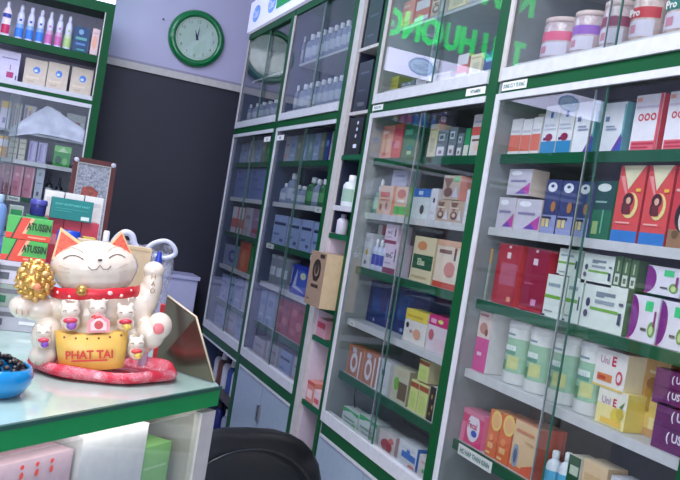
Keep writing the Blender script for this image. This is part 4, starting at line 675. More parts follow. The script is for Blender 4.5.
def build_item(kind, w, d, h, des, name):
    """returns (list of (part name, MB)) - first entry is the body"""
    r = w/2*.98; b = MB()
    if kind == 'box': return [(name, carton_mesh(w, d, h, des))]
    if kind == 'bottle':
        body, lab, cap = BOT[des]; r = min(r, h*.32)
        b.lathe([(r*.92, 0), (r, h*.03), (r, h*.62), (r*.8, h*.72), (r*.42, h*.78), (r*.42, h*.8)], pm(body), 0, r, 14)
        b.band(r*1.01, h*.16, h*.5, pm(lab), -200, 20, 12, r)
        c = MB().lathe([(r*.46, h*.8), (r*.5, h*.81), (r*.48, h*.98), (r*.3, h)], pm(cap), 0, r, 12)
        return [('body', b), ('cap', c)]
    if kind == 'dropper':
        r = min(r, h*.28); body = (20, 22, 30) if des == 'blackd' else (120, 160, 150); lab = (190, 196, 206) if des == 'blackd' else (176, 206, 190); bulb = (26, 26, 32) if des == 'blackd' else (236, 240, 240)
        b.lathe([(r*.95, 0), (r, h*.03), (r, h*.56), (r*.75, h*.61), (r*.36, h*.64), (r*.36, h*.66)], mat(body, .15), 0, r, 16)
        b.band(r*1.015, h*.12, h*.46, pm(lab), -190, 10, 12, r)
        c = MB().lathe([(r*.46, h*.66), (r*.46, h*.78), (r*.3, h*.8), (r*.3, h*.93), (r*.15, h)], mat(bulb, .4), 0, r, 12)
        return [('body', b), ('dropper_cap', c)]
    if kind == 'canister':
        r = w/2*.97; base = (232, 232, 230) if des == 'can' else (130, 136, 150)
        b.lathe([(r*.95, 0), (r, h*.015), (r, h*.88)], mat(base, .3), 0, r, 28)
        if des == 'can':
            b.band(r*1.006, h*.18, h*.72, pm((150, 190, 160)), -170, -10, 16, r)
            b.band(r*1.010, h*.42, h*.70, pm((60, 120, 110)), -168, -120, 8, r)
            b.band(r*1.010, h*.24, h*.44, pm((204, 206, 140)), -90, -45, 8, r)
            b.band(r*1.014, h*.20, h*.36, pm((84, 140, 90)), -160, -95, 8, r)
            b.band(r*1.012, h*.46, h*.58, pm((96, 150, 130)), -118, -60, 8, r)
            b.band(r*1.014, h*.52, h*.60, pm((222, 232, 226)), -130, -60, 8, r)
            b.band(r*1.014, h*.76, h*.79, pm((120, 150, 160)), -120, -70, 8, r)
        else: b.band(r*1.01, h*.3, h*.6, pm((190, 196, 206)), -150, -40, 8, r)
        c = MB().lathe([(r*1.02, h*.88), (r*1.04, h*.885), (r*1.04, h*.985), (r*.98, h)], mat((238, 238, 238) if des == 'can' else (160, 166, 176), .3), 0, r, 28)
        return [('body', b), ('lid', c)]
    if kind == 'jar':
        r = w/2*.97; col = {'jarpink': (222, 96, 130), 'jarvio': (150, 96, 190), 'jarred': (140, 60, 90), 'jarpro': (196, 50, 60), 'jarpro2': (40, 120, 110)}[des]
        fill = (196, 176, 180) if des in ('jarpink', 'jarvio', 'jarred') else (206, 184, 178)
        b.lathe([(r*.9, 0), (r, h*.04), (r, h*.82), (r*.93, h*.88)], mat(fill, .18, var=.25, scale=60), 0, r, 28)
        b.band(r*1.008, h*.46, h*.66, pm(col), -165, -15, 14, r); b.band(r*1.008, h*.12, h*.42, pm((206, 200, 216)), -150, -30, 14, r)
        b.band(r*1.014, h*.18, h*.34, pm((196, 130, 150)), -110, -85, 4, r)
        if 'pro' in des: b.text('Pro', -r*.1, h*.56, -r*.03, h*.14, WHITE, r*1.1, True)
        c = MB().lathe([(r*.95, h*.88), (r*.98, h*.89), (r*.98, h*.985), (r*.9, h)], mat((214, 190, 186), .4), 0, r, 24)
        return [('body', b), ('lid', c)]
    if kind == 'slim':
        col = {'blueb': (60, 130, 220), 'pinkb': (206, 110, 170), 'limeb': (176, 206, 130)}[des]; r = min(r, h*.21)
        b.lathe([(r*.95, 0), (r*1.05, h*.04), (r*1.02, h*.3), (r*.86, h*.48), (r*.96, h*.66), (r*.7, h*.8), (r*.5, h*.82)], mat((214, 216, 236), .3), 0, r, 18)
        b.band(r*1.06, h*.08, h*.34, pm(col), -180, 0, 12, r); b.band(r*.99, h*.34, h*.46, pm(tuple(int(x*.5+110) for x in col)), -170, -10, 12, r)
        b.band(r*.99, h*.54, h*.60, pm((70, 80, 150) if des == 'blueb' else col), -110, -70, 6, r)
        c = MB().lathe([(r*.5, h*.82), (r*.55, h*.83), (r*.5, h*.96), (r*.4, h)], mat((226, 228, 240), .35), 0, r, 14)
        return [('body', b), ('cap', c)]
    if kind == 'lotion':
        b.lathe([(r*.95, 0), (r, h*.05), (r*.95, h*.7), (r*.5, h*.84)], mat((230, 216, 226), .35), 0, r*.6, 18, M=Matrix.Diagonal((1, .6, 1, 1)))
        b.band(r*1.01, h*.1, h*.35, pm((206, 50, 100)), -160, -20, 10, r*.6)
        b.band(r*1.01, h*.55, h*.66, pm((60, 70, 150)), -150, -30, 10, r*.6)
        c = MB().lathe([(r*.4, h*.84), (r*.4, h)], mat((230, 230, 240), .35), 0, r*.5, 14)
        return [('body', b), ('cap', c)]
CABN = {'B': 'right-hand wall cabinet', 'A': 'second-rightmost wall cabinet', '2': 'cabinet left of narrow rack', '1': 'farthest wall cabinet', 'L': 'cabinet on back wall'}
SHN = {1: 'bottom', 2: 'second', 3: 'third', 4: 'fourth', 5: 'fifth', 6: 'sixth', 7: 'seventh', 8: 'top'}
SHL = {4: 'bottom', 5: 'second', 8: 'middle', 6: 'fourth', 7: 'top'}
ORD = ['leftmost', 'second from left', 'third from left', 'fourth from left', 'fifth from left', 'sixth from left', 'seventh from left', 'eighth from left', 'ninth from left']
from collections import Counter
def place_items(items):
    cnt = Counter((it[1], it[2], it[9]) for it in items); seen = Counter()
    for kind, cab, shelf, loc, rz, w, d, h, des, desc, _a, _b, stacked in items:
        w = max(w, .012); h = max(h, .02)
        if kind in ('canister', 'jar', 'bottle', 'dropper'):
            r = w/2; 
        key = (cab, shelf, desc); k = seen[key]; seen[key] += 1; n = cnt[key]
        sh = SHL[shelf] if cab == 'L' else SHN[shelf]
        where = '%s shelf, %s' % (sh, CABN[cab])
        lab = '%s%s, %s' % (desc, '' if n == 1 else ((', left one of two' if k == 0 else ', right one of two') if n == 2 else (', rightmost' if k == n-1 else ', '+ORD[k])), where)
        catg = {'box': 'carton', 'bottle': 'bottle', 'dropper': 'bottle', 'canister': 'tub' if des == 'can' else 'tin', 'jar': 'jar', 'slim': 'bottle', 'lotion': 'bottle'}[kind]
        nm = {'box': 'medicine_carton', 'bottle': 'medicine_bottle', 'dropper': 'dropper_bottle', 'canister': 'supplement_tub' if des == 'can' else 'metal_tin', 'jar': 'powder_jar', 'slim': 'spray_bottle', 'lotion': 'lotion_bottle'}[kind]
        parts = build_item(kind, w, d, h, des, nm)
        if len(parts) == 1:
            o = parts[0][1].build(nm, None, loc, (0, 0, R(rz)))
        else:
            o = empty(nm, loc, R(rz))
            for pn, b in parts: b.build(pn, o)
        tag(o, lab, catg, None if n == 1 else '%s, %s' % (desc+'s' if not desc.endswith('s') else desc, where))
place_items(ITEMS)
# ------------------------------------------------------------------ things on the narrow rack
def simple_box(name, loc, w, d, h, front, els, label, cat='carton', rz=-90, side=None, top=None, group=None):
    DES['_t'] = (front, side, top, els); o = carton_mesh(w, d, h, '_t').build(name, None, loc, (0, 0, R(rz)))
    return tag(o, label, cat, group)
KR = (156, 130, 106)
simple_box('shipping_carton', (1.295, 3.406, 1.091), .188, .22, .232, KR, [('ring', .5, .66, .26, (40, 30, 26)), ('e', .5, .68, .10, .10, (50, 36, 30)), ('r', .36, .46, .64, .52, (50, 36, 30)), ('r', .28, .34, .74, .40, (60, 44, 34)), ('r', .62, .90, .9, .97, (50, 36, 30)), ('r', .12, .1, .3, .13, (110, 80, 60))],
    'brown corrugated carton sticking out of the narrow open rack', side=(194, 168, 132), top=(176, 150, 120))
simple_box('medicine_carton', (1.378, 3.43, 2.236), .15, .12, .22, (28, 30, 52), [('r', .2, .6, .8, .64, (70, 70, 96)), ('r', .2, .2, .7, .24, (70, 70, 96))], 'near black carton on the top shelf of the narrow rack')
simple_box('medicine_carton', (1.378, 3.43, 1.951), .15, .12, .22, (24, 30, 50), [('r', .2, .75, .8, .79, (80, 80, 104)), ('r', .2, .4, .7, .43, (70, 74, 96)), ('r', .3, .1, .8, .18, (90, 90, 100))], 'dark navy carton with faint lines, second shelf of the narrow rack')
simple_box('medicine_carton', (1.378, 3.43, 1.76), .15, .12, .165, (20, 22, 34), [('e', .6, .85, .06, .05, (210, 210, 226)), ('e', .6, .68, .06, .05, (210, 210, 226)), ('e', .58, .50, .06, .05, (210, 210, 226)), ('r', .5, .18, .75, .28, (220, 220, 230))], 'black carton with three white dots in the narrow rack')
MB().box(.004, D-.014, ylo+.03, yhi-.069, 1.738, 1.759, GREEN_IN).build('shelf', e)
DES['greenlight'] = ((30, 140, 60), None, None, [('r', .2, .1, .8, .5, (90, 200, 90))])
simple_box('medicine_carton', (1.50, 3.43, 1.536), .15, .06, .165, (30, 140, 60), [('e', .5, .6, .3, .2, (90, 200, 100))], 'bright green carton behind the white bottle in the narrow rack')
def bottle_thing(name, loc, r, h, body, cap, label, cat, rz=-90, band=None, rough=.3, parts=('body', 'cap')):
    t = tag(empty(name, loc, R(rz)), label, cat)
    b = MB().lathe([(r*.93, 0), (r, h*.03), (r, h*.66), (r*.8, h*.75), (r*.42, h*.8)], mat(body, rough), 0, 0, 22)
    if band: b.band(r*1.01, h*.15, h*.55, pm(band), -170, -10, 14)
    b.build(parts[0], t)
    MB().lathe([(r*.5, h*.8), (r*.52, h*.81), (r*.5, h*.98), (r*.4, h)], mat(cap, .35), 0, 0, 18).build(parts[1], t)
    return t
bottle_thing('medicine_bottle', (1.420, 3.465, 1.536), .040, .14, (216, 222, 222), (236, 238, 240), 'stout white bottle on a shelf of the narrow rack', 'bottle', band=(150, 180, 160))
bottle_thing('medicine_bottle', (1.405, 3.47, 1.411), .026, .09, (200, 196, 206), (120, 120, 140), 'small pale bottle just above the brown carton in the narrow rack', 'bottle')
simple_box('medicine_carton', (1.378, 3.455, .952), .12, .10, .08, (206, 150, 160), [('r', .1, .5, .9, .8, (190, 60, 80))], 'pink and red carton below the brown carton in the narrow rack')
MB().box(.004, D-.014, ylo+.03, yhi-.069, .93, .951, GREEN_IN).build('shelf', e)
simple_box('medicine_carton', (1.378, 3.462, .661), .09, .12, .09, (206, 130, 116), [('r', .1, .2, .8, .6, (226, 196, 190)), ('r', 0, .85, 1, 1, (190, 80, 60))], 'orange edged carton on the lowest rack shelf')
simple_box('medicine_carton', (1.378, 3.372, .661), .08, .12, .07, (216, 186, 186), [('r', .1, .2, .8, .5, (196, 90, 90))], 'pale pink carton beside the orange edged one on the lowest rack shelf')
# things in the open base of the farthest cabinet
for k, (y, z, c, s) in enumerate([(5.40, .316, (206, 206, 216), 'white'), (5.30, .316, (110, 70, 60), 'brown'), (5.18, .316, (220, 220, 230), 'pale grey'), (5.06, .316, (60, 90, 160), 'blue'), (4.95, .316, (196, 200, 214), 'silvery'), (4.83, .316, (80, 110, 180), 'light blue'), (5.2, .0, (40, 50, 120), 'dark blue'), (5.02, .0, (150, 160, 180), 'grey')]):
    bottle_thing('cleaning_bottle', (CX+.12, y, z+(.021 if z == 0 else 0)), .035, .20, c, (230, 230, 236) if k % 2 else (40, 40, 60), '%s bottle in the dark open base of the farthest cabinet' % s, 'bottle')
# ------------------------------------------------------------------ cabinet on the back wall (fronts face -Y)
LX, LYF, LYB = .49, 5.45, 5.96
LINL = mat((226, 222, 246), .5, name='lilac_grey_lining')
def left_bay(x0, x1, label):
    e = empty('display_cabinet', ((x0+x1)/2, LYF, 0)); tag(e, label, 'cabinet')
    c = (x0+x1)/2; a, b = x0-c, x1-c; D = LYB-LYF
    MB().box(a+.002, b-.002, D-.012, D, .02, 2.55, LINL).build('back_panel', e)
    MB().box(a+.001, a+.02, .003, D-.012, .02, 2.55, GREEN).build('side_panel', e)
    MB().box(b-.02, b-.001, .003, D-.012, .02, 2.55, GREEN).build('side_panel', e)
    f = MB().box(a+.001, a+.05, -.02, .002, .02, 2.56, GREEN).box(b-.05, b-.001, -.02, .002, .02, 2.56, GREEN)
    f.box(a+.05, b-.05, -.02, .002, 2.50, 2.56, GREEN).box(a+.05, b-.05, -.02, .002, 1.932, 1.956, GREEN).box(a+.05, b-.05, -.02, .002, .6, .66, GREEN)
    f.build('green_frame', e)
    MB().box(a+.05, b-.05, -.022, .004, 1.908, 1.932, WHITE_AL).box(b-.058, b-.05, -.018, .004, .66, 1.908, WHITE_AL).box(b-.056, b-.05, -.018, .004, 1.985, 2.5, CREAM_AL).box(a+.05, b-.05, -.024, .004, .66, .70, WHITE_AL).build('white_track', e)
    MB().box(a+.02, b-.02, .003, D-.012, 2.55, 2.56, GREEN).build('top_panel', e)
    for z, col, th in ((2.235, GREEN, .045), (1.985, WHITE_AL, .030), (1.70, None, 0), (1.53, WHITE_AL, .026), (1.31, GREEN_IN, .03), (1.09, WHITE_AL, .026), (.88, GREEN_IN, .03)):
        s = MB().box(a+.022, b-.022, .035, D-.014, z-.014, z-.001, mat((170, 172, 186), .4, name='grey_lilac_shelf')).build('shelf', e)
        if col: MB().box(a+.05, b-.05, -.005 if z > 1.95 else .024, .0345, z-th, z-.001, col).build('shelf_edge', s)
    for k, (p, q, y) in enumerate(((a+.05, .03, .010), (-.03, b-.058, -.004))):
        g = MB().box(p, q, y, y+.004, .70, 1.908, GLASS).build('glass_door', e)
        MB().box(q if k == 0 else p-.004, q+.004 if k == 0 else p, y-.0005, y+.0045, .70, 1.908, GLASS_EDGE).build('pane_edge', g)
    for p, q in ((a+.05, -.004), (.004, b-.05)):
        MB().box(p, q, -.014, 0, .06, .6, PALE_DOOR).build('base_door', e)
    return e
lb = left_bay(-.47, .49, 'green framed cabinet on the back wall, left edge of photo')
left_bay(-1.43, -.47, 'green framed cabinet on the back wall, farther left outside the photo')
b = MB().box(-.02, .11, .0205, .0235, 1.278, 1.306, WHITE); b.text('THUC PHAM', .045, 1.292, .0200, .014, mat((60, 110, 100), .5), .11, True); b.build('shelf_label', lb)
# loose milky plastic wrap lying across the middle shelf goods
pts = [(.018, 1.726), (.089, 1.82), (.195, 1.884), (.30, 1.845), (.425, 1.775), (.428, 1.70), (.291, 1.706), (.164, 1.70), (.003, 1.645)]
b = MB(); n = 16; top = lambda x: 1.70+(x-.003)*1.0 if x < .1 else (1.80+(x-.1)*.85 if x < .195 else 1.884-(x-.195)*.47)
bot = lambda x: 1.655+.3*x if x < .16 else 1.703-(.0 if x < .3 else (x-.3)*.05)
vs = []
for i in range(n+1):
    x = .003+(.425*i/n)
    for j in range(6): t = j/5; z = bot(x)+(top(x)-bot(x))*t; vs.append((x, 5.4745+.005*math.sin(i*1.3+j*.9)+.003*math.sin(j*2.1), z))
b.add(vs, [(i*6+j, (i+1)*6+j, (i+1)*6+j+1, i*6+j+1) for i in range(n) for j in range(5)], mat((222, 222, 238), .35, name='milky_plastic_wrap', bump=1.0, var=.12, scale=18), True)
b.add([(v[0], v[1]+.003, v[2]) for v in vs], [(i*6+j+1, (i+1)*6+j+1, (i+1)*6+j, i*6+j) for i in range(n) for j in range(5)], mat((222, 222, 238), .35, bump=1.0, var=.12, scale=18), True)
tag(b.build('plastic_wrap'), 'crumpled milky plastic wrap across the middle of the back wall cabinet', 'plastic wrap')
# lit header and green shop-name letters above the back wall cabinets
o = tag(empty('lit_header', (-.47, LYF, 2.562)), 'long lit white header box with oval logos above the back wall cabinets', 'sign')
MB().box(-.955, .955, -.01, .15, .001, .165, mat((222, 222, 255), .5, emit=3.6, name='lit_header_face', var=.01)).build('light_box', o)
lo = mat((110, 170, 236), .5, emit=1.0); li = mat((190, 215, 250), .5, emit=1.9)
for cx in (-.66, -.02, .62):
    b = MB(); b.disc(cx, .085, .10, .062, -.0105, lo); b.disc(cx, .085, .088, .05, -.011, li); b.text('Clear', cx, .085, -.0115, .05, lo, .13); b.build('printed_logo', o)
o = tag(empty('shop_name_letters', (-.47, LYF+.10, 2.76)), 'glowing green shop name letters in two lines above the back wall cabinets', 'sign')
LED = mat((20, 235, 110), .4, emit=2.4, name='green_led_letter', var=.02)
MB().text('THU HUONG', .31, .175, 0, .20, LED, 1.16, True, th=.02).build('letter_row', o)
MB().text('NHA THUOC', .36, .57, 0, .20, LED, 1.30, True, th=.02).build('letter_row', o)
b = MB()
for x in (-.25, .3, .9): b.box(x, x+.02, .022, .40, .14, .16, STEEL); b.box(x, x+.02, .022, .40, .54, .56, STEEL)
for z in (.14, .54): b.box(-.40, 1.05, .021, .031, z, z+.02, STEEL)
b.build('mounting_rail', o)
# ------------------------------------------------------------------ wall clock
o = empty('wall_clock', (1.11, WALLY-.001, 2.575)); tag(o, 'round wall clock with a wide green rim on the lilac wall', 'clock')
my = Matrix.Rotation(R(90), 4, 'X')
b = MB().lathe([(.196, 0), (.200, .012), (.192, .034), (.172, .048), (.152, .042), (.148, .024)], mat((0, 112, 58), .2, name='green_clock_rim', coat=.4), 0, 0, 48, M=my, cap=False); b.build('rim', o)
b = MB().disc(0, 0, .149, .149, -.026, mat((222, 230, 200), .5, name='clock_dial', var=.02), 40)
tk = mat((120, 120, 90), .5)
for k in range(12):
    a = R(30*k); b.text(str(12 if k == 0 else k), .118*math.sin(a), .118*math.cos(a), -.0268, .022, tk)
for k in range(60):
    a = R(6*k); b.add([((.138+dr)*math.sin(a+da), -.0266, (.138+dr)*math.cos(a+da)) for dr, da in ((-.004, -.008), (-.004, .008), (.004, .008), (.004, -.008))], [(0, 1, 2, 3)], tk)
b.build('dial', o)
ink = mat((30, 40, 90), .4)
for nm, ang, ln, wd in (('hour_hand', -20, .062, .009), ('minute_hand', 5, .085, .006)):
    a = R(ang); d = (math.sin(a), math.cos(a)); pz = (math.cos(a), -math.sin(a))
    MB().prism([(-pz[0]*wd-d[0]*.012, -pz[1]*wd-d[1]*.012), (pz[0]*wd-d[0]*.012, pz[1]*wd-d[1]*.012), (d[0]*ln, d[1]*ln)], -.031, -.029, ink).build(nm, o)
MB().disc(0, 0, .147, .147, -.0395, CLEAR, 40).build('cover_glass', o)
tag(MB().lathe([(.006, 0), (.006, .012)], mat((50, 50, 60), .4), 0, 0, 12, M=my).build('wall_hook', None, (.865, WALLY-.0005, 2.655)), 'small dark hook in the wall left of the clock', 'hook')
# low white cupboard under the dark panel
o = empty('low_cupboard', (.92, 5.72, 0)); tag(o, 'low lilac white cupboard standing under the dark wall panel', 'cabinet')
LW = mat((196, 196, 226), .4, name='lilac_white_laminate', var=.02)
MB().box(-.41, .41, 0, .25, .06, .92, LW).build('body', o); MB().box(-.42, .42, -.02, .25, .9205, .945, LW).build('top_panel', o); MB().box(-.40, .40, .02, .24, 0, .0595, BLACK).build('plinth', o)
for s in (-1, 1):
    d = MB().box(min(s*.004, s*.405), max(s*.004, s*.405), -.018, -.001, .08, .90, LW).build('door', o); MB().box(s*.03-.005, s*.03+.005, -.034, -.018, .6, .72, STEEL).build('handle', d)
# ------------------------------------------------------------------ front counter
P0 = Vector((.582, 2.087)); U = Vector((-.739, -.674)); 
def cpt(t, n): v = P0+U*t+Vector((-.674, .739))*n; return (v.x, v.y)   # t along front to the left, n into the counter
e = empty('glass_counter', (0, 0, 0)); tag(e, 'glass display counter with green edge band in the foreground', 'counter')
ang = math.atan2(.674, .739); M2 = Matrix.Translation((P0.x, P0.y, 0)) @ Matrix.Rotation(ang, 4, 'Z')   # local +x = towards the right end, front at y=0, counter spans x<0
LEN, DEP = 1.45, .62
TOPG = glass('counter_top_glass', (214, 240, 226), .06)
back = [(.60, 3.12), (-.66, 3.12), cpt(LEN, 0)]
poly = [cpt(LEN, 0), (P0.x, P0.y), (.60, 3.12), (-.60, 3.12)]
MB().slab(poly, .988, .998, mat((176, 204, 192), .12, name='pale_green_counter_top', var=.03, coat=.6)).build('counter_top', e)
b = MB(); b.box(-LEN, .002, -.004, .018, .948, .9875, mat((0, 138, 68), .45, name='bright_green_band', var=.05, scale=8), M=M2)
b.build('edge_band', e)
MB().box(-LEN-.001, .004, -.008, -.0042, .9885, .9975, GLASS_EDGE, M=M2).build('glass_lip', e)
b = MB(); b.box(-.058, .001, -.002, .02, .02, .935, CREAM_AL, M=M2); b.box(-LEN, -LEN+.05, -.002, .02, .02, .935, CREAM_AL, M=M2); b.box(-LEN+.05, -.058, 0, .018, .02, .10, CREAM_AL, M=M2)
b.build('front_frame', e)
MB().box(-LEN+.05, -.059, .004, .008, .101, .935, GLASS, M=M2).build('front_glass', e)
MB().slab([tuple(Vector(p)*1.0) for p in (cpt(LEN-.03, .05), cpt(.03, .05), (.57, 3.08), (-.57, 3.08))], .955, .987, WHITE_AL).build('top_support', e)
CW = mat((206, 204, 214), .5, name='counter_lining')
MB().box(-LEN+.02, -.02, .45, .47, .02, .95, CW, M=M2).build('back_panel', e)
MB().box(-.02, -.004, .021, .45, .02, .95, CREAM_AL, M=M2).build('side_panel', e)
MB().box(-LEN+.005, -LEN+.02, .021, .45, .02, .95, CREAM_AL, M=M2).build('side_panel', e)
for z in (.70, .40, .10): MB().box(-LEN+.02, -.021, .03, .449, z-.012, z, mat((214, 222, 222), .3), M=M2).build('shelf', e)
ld = bpy.data.lights.new('counter_fill_light', 'AREA'); ld.shape = 'RECTANGLE'; ld.size = 1.3; ld.size_y = .03; ld.energy = 1.0; ld.color = (1, .97, .94)  # added fill lamp, brightens the goods inside the counter
lo_ = bpy.data.objects.new('counter_fill_light', ld); COL.objects.link(lo_); lo_.matrix_world = M2 @ Matrix.Translation((-.72, .035, .938)) @ Matrix.Rotation(R(20), 4, 'X')
MB().box(-1.38, -.07, .022, .048, .941, .9535, mat((240, 240, 236), .4, emit=.6), M=M2).build('added_light_strip', e)  # glowing strip added as the body of the fill lamp
def in_counter(name, x, y, z, w, d, h, front, els, label, cat='carton', side=None):
    DES['_t'] = (front, side, None, els); o = carton_mesh(w, d, h, '_t').build(name)
    o.matrix_world = M2 @ Matrix.Translation((x, y, z)); return tag(o, label, cat)
in_counter('medicine_carton', -.135, .06, .702, .11, .2, .15, (150, 206, 130), [('r', .1, .62, .9, .66, (190, 226, 170)), ('r', 0, .3, 1, .34, (120, 190, 110))], 'lime green carton inside the counter near its right post')
in_counter('medicine_carton', -.308, .05, .702, .22, .2, .215, (226, 224, 224), [('r', .1, .1, .3, .12, (200, 200, 206))], 'plain white carton inside the counter')
in_counter('medicine_carton', -.532, .06, .702, .20, .2, .19, (206, 176, 186), [('e', .3, .93, .025, .025, (240, 60, 50)), ('e', .5, .93, .025, .025, (240, 60, 50)), ('e', .7, .93, .025, .025, (240, 60, 50)), ('e', .3, .84, .025, .04, (240, 80, 60)), ('e', .5, .84, .025, .04, (240, 80, 60)), ('e', .7, .84, .025, .04, (240, 80, 60)), ('r', .2, .15, .8, .25, (206, 90, 96)), ('r', 0, 0, 1, .06, (170, 60, 80))], 'dusty pink carton with red dots inside the counter')
in_counter('medicine_carton', -.760, .06, .702, .18, .2, .18, (200, 184, 192), [('r', .1, .2, .9, .4, (200, 110, 110))], 'grey pink carton inside the counter at left')
# metal-framed bronze leaning panels at the counter's right end
BRZ = mat((120, 110, 96), .22, .75, name='bronze_mirror_panel', var=.05, scale=5)
o = empty('folded_display_panel', (.53, 2.26, .999)); tag(o, 'bronze mirror panel with a bright edge leaning at the counter end', 'display panel')
O = Vector((.53, 2.26, .999))
def plate(name, pts, m, th, par):
    p = [Vector(q)-O for q in pts]; n = (p[1]-p[0]).cross(p[2]-p[0]).normalized()*th
    k = len(p); vs = [tuple(q) for q in p]+[tuple(q+n) for q in p]
    return MB().add(vs, [tuple(range(k-1, -1, -1)), tuple(range(k, 2*k))]+[(i, (i+1) % k, (i+1) % k+k, i+k) for i in range(k)], m).build(name, par)
A_, B_, C_, D_ = (.455, 2.28, 1.001), (.574, 2.112, 1.001), (.506, 2.13, 1.157), (.447, 2.235, 1.190)
plate('mirror_panel', (A_, B_, C_, D_), BRZ, .004, o)
b = MB(); b.tube([tuple(Vector(q)-O+Vector((0, 0, .003))) for q in (B_, C_, D_)], .0028, mat((216, 196, 166), .3, name='bright_panel_edge'), 8); b.build('edge_strip', o)
# ------------------------------------------------------------------ lucky cat figurine
S = .00253
def fuse(name, blobs, m, parent, vox=.0035, smooth=3):
    """blobs: (x, y, z, rx, ry, rz[, lean degrees]) melted into one continuous surface"""
    b = MB()
    for q in blobs:
        M = Matrix.Translation(q[:3]) @ Matrix.Rotation(R(q[6] if len(q) > 6 else 0), 4, 'Y')
        b.ball((0, 0, 0), q[3:6], m, 20, 14, M)
    o = b.build(name); md = o.modifiers.new('r', 'REMESH'); md.mode = 'VOXEL'; md.voxel_size = vox; md.use_smooth_shade = True
    sm = o.modifiers.new('s', 'SMOOTH'); sm.factor = .6; sm.iterations = smooth
    dg = bpy.context.evaluated_depsgraph_get(); dg.update(); me = bpy.data.meshes.new_from_object(o.evaluated_get(dg))
    bpy.data.objects.remove(o)
    me.name = name; me.materials.clear(); me.materials.append(m)
    for p in me.polygons: p.material_index = 0; p.use_smooth = True
    n = bpy.data.objects.new(name, me); COL.objects.link(n); n.parent = parent
    return n
def K(u, v): return ((u-100)*S, (380-v)*S)          # drawing units to metres in the figure's own upright plane
POR = mat((222, 206, 186), .16, name='glazed_white_porcelain', var=.015, coat=.5)
cat = empty('lucky_cat', (.290, 2.125, 1.010), R(-6)); cat.rotation_euler = (0, R(-8.5), R(-6))
tag(cat, 'white porcelain lucky cat figurine with closed eyes sitting on a red cushion', 'figurine')
def B(u, v, y, ru, ry, rv, lean=0): x, z = K(u, v); return (x, y, z, ru*S, ry*S, rv*S, lean)
fuse('body', [B(94, 281, -.005, 41, 30, 25), B(94, 290, -.005, 37, 28, 20), B(96, 325, .005, 40, 32, 28), B(97, 352, .0, 46, 36, 24), B(70, 318, -.01, 24, 20, 15),
  B(44, 319, -.03, 17, 14, 12), B(30, 316, -.045, 12, 12, 11), B(52, 345, -.045, 15, 17, 18), B(49, 361, -.065, 13, 14, 10), B(132, 325, -.005, 18, 18, 22), B(143, 312, -.01, 12, 12, 18, 10), B(148, 300, -.012, 10, 11, 19, 6), B(149.5, 285, -.012, 10.5, 10, 9),
  B(128, 355, -.03, 22, 20, 13), B(146, 344, -.055, 14, 15, 15), B(154, 336, -.065, 12, 12, 13)], POR, cat)
RED = mat((206, 36, 48), .35, name='red_glaze', var=.12, scale=60); GOLD = mat((206, 158, 82), .25, .7, name='gold_glaze', var=.15, scale=80); FLO = mat((230, 90, 60), .35, var=.35, scale=120, name='floral_glaze')
# ears: gold-edged outside with a floral inner face
for nm, tip, l, r_ in (('left', (63, 244), (55, 274), (84, 260)), ('right', (119, 246), (107, 260), (130, 272))):
    q = [K(*tip), K(*l), K(*r_)]; b = MB(); b.prism(q, -.022, .012, mat((226, 196, 140), .3)); c = (sum(p[0] for p in q)/3, sum(p[1] for p in q)/3)
    b.build('ear', cat)
    MB().prism([(c[0]+(p[0]-c[0])*.78, c[1]+(p[1]-c[1])*.78) for p in q], -.026, -.0222, FLO).build('ear_inner', cat)
INK = mat((110, 90, 80), .4); yf = lambda u, v: -.005-30*S*math.sqrt(max(0, 1-((u-94)/41)**2-((v-281)/25)**2))-.0006
def stroke(name, pts, r, m, off=0): return MB().tube([(K(u, v)[0], yf(u, v)+off, K(u, v)[1]) for u, v in pts], r, m, 6).build(name, cat)
arc = lambda x0, x1, y, d, n=8: [(x0+(x1-x0)*i/n, y-d*4*(i/n)*(1-i/n)) for i in range(n+1)]
stroke('closed_eye', arc(66, 84, 272, 3.5), .0011, INK); stroke('closed_eye', arc(107, 122, 271, 3.2), .0011, INK)
stroke('eyebrow', arc(64, 84, 266, 4), .0008, mat((196, 176, 150), .4)); stroke('eyebrow', arc(106, 122, 265, 4), .0008, mat((196, 176, 150), .4))
x, z = K(99, 272.5); MB().ball((x, yf(99, 272.5), z), (.0055, .003, .003), mat((70, 60, 60), .3)).build('nose', cat)
stroke('mouth', [(88, 278.5), (92, 281.5), (96, 281), (99, 277), (102, 281), (106, 281), (109, 278)], .0011, INK)
for u0, v0, u1, v1 in ((62, 278, 72, 281), (62, 284, 72, 284.5), (124, 277, 116, 280), (124, 283, 116, 284)): stroke('whisker', [(u0, v0), ((u0+u1)/2, (v0+v1)/2), (u1, v1)], .0006, mat((190, 160, 140), .4))
# collar, bow pieces and bell
b = MB(); n = 22; vs = []
for i in range(n+1):
    a = R(-178+176*i/n); u = 95+42*math.cos(a); y = -.004+33*S*math.sin(a); wv = 1.5*math.sin(i*1.7)
    for dv, dy in ((-5+.25*wv, .0), (-2, -.005), (2, -.005), (5+.25*wv, 0)): x, z = K(u, 304+dv); vs.append((x, y+dy, z))
b.add(vs, [(i*4+j, i*4+j+1, (i+1)*4+j+1, (i+1)*4+j) for i in range(n) for j in range(3)], RED, True)
b.add([(v[0]*.97, v[1]+.006, v[2]) for v in vs], [(i*4+j, (i+1)*4+j, (i+1)*4+j+1, i*4+j+1) for i in range(n) for j in range(3)], RED, True); b.build('collar', cat)
for u, v, rr in ((62, 303, .004), (72, 306, .003), (108, 303, .005), (118, 306, .004), (127, 302, .003)):
    x, z = K(u, v); MB().ball((x, -.09*math.sqrt(max(.1, 1-((u-95)/42.)**2))-.003, z), (rr*1.3, .002, rr), mat((240, 190, 180), .35)).build('collar_flower', cat)
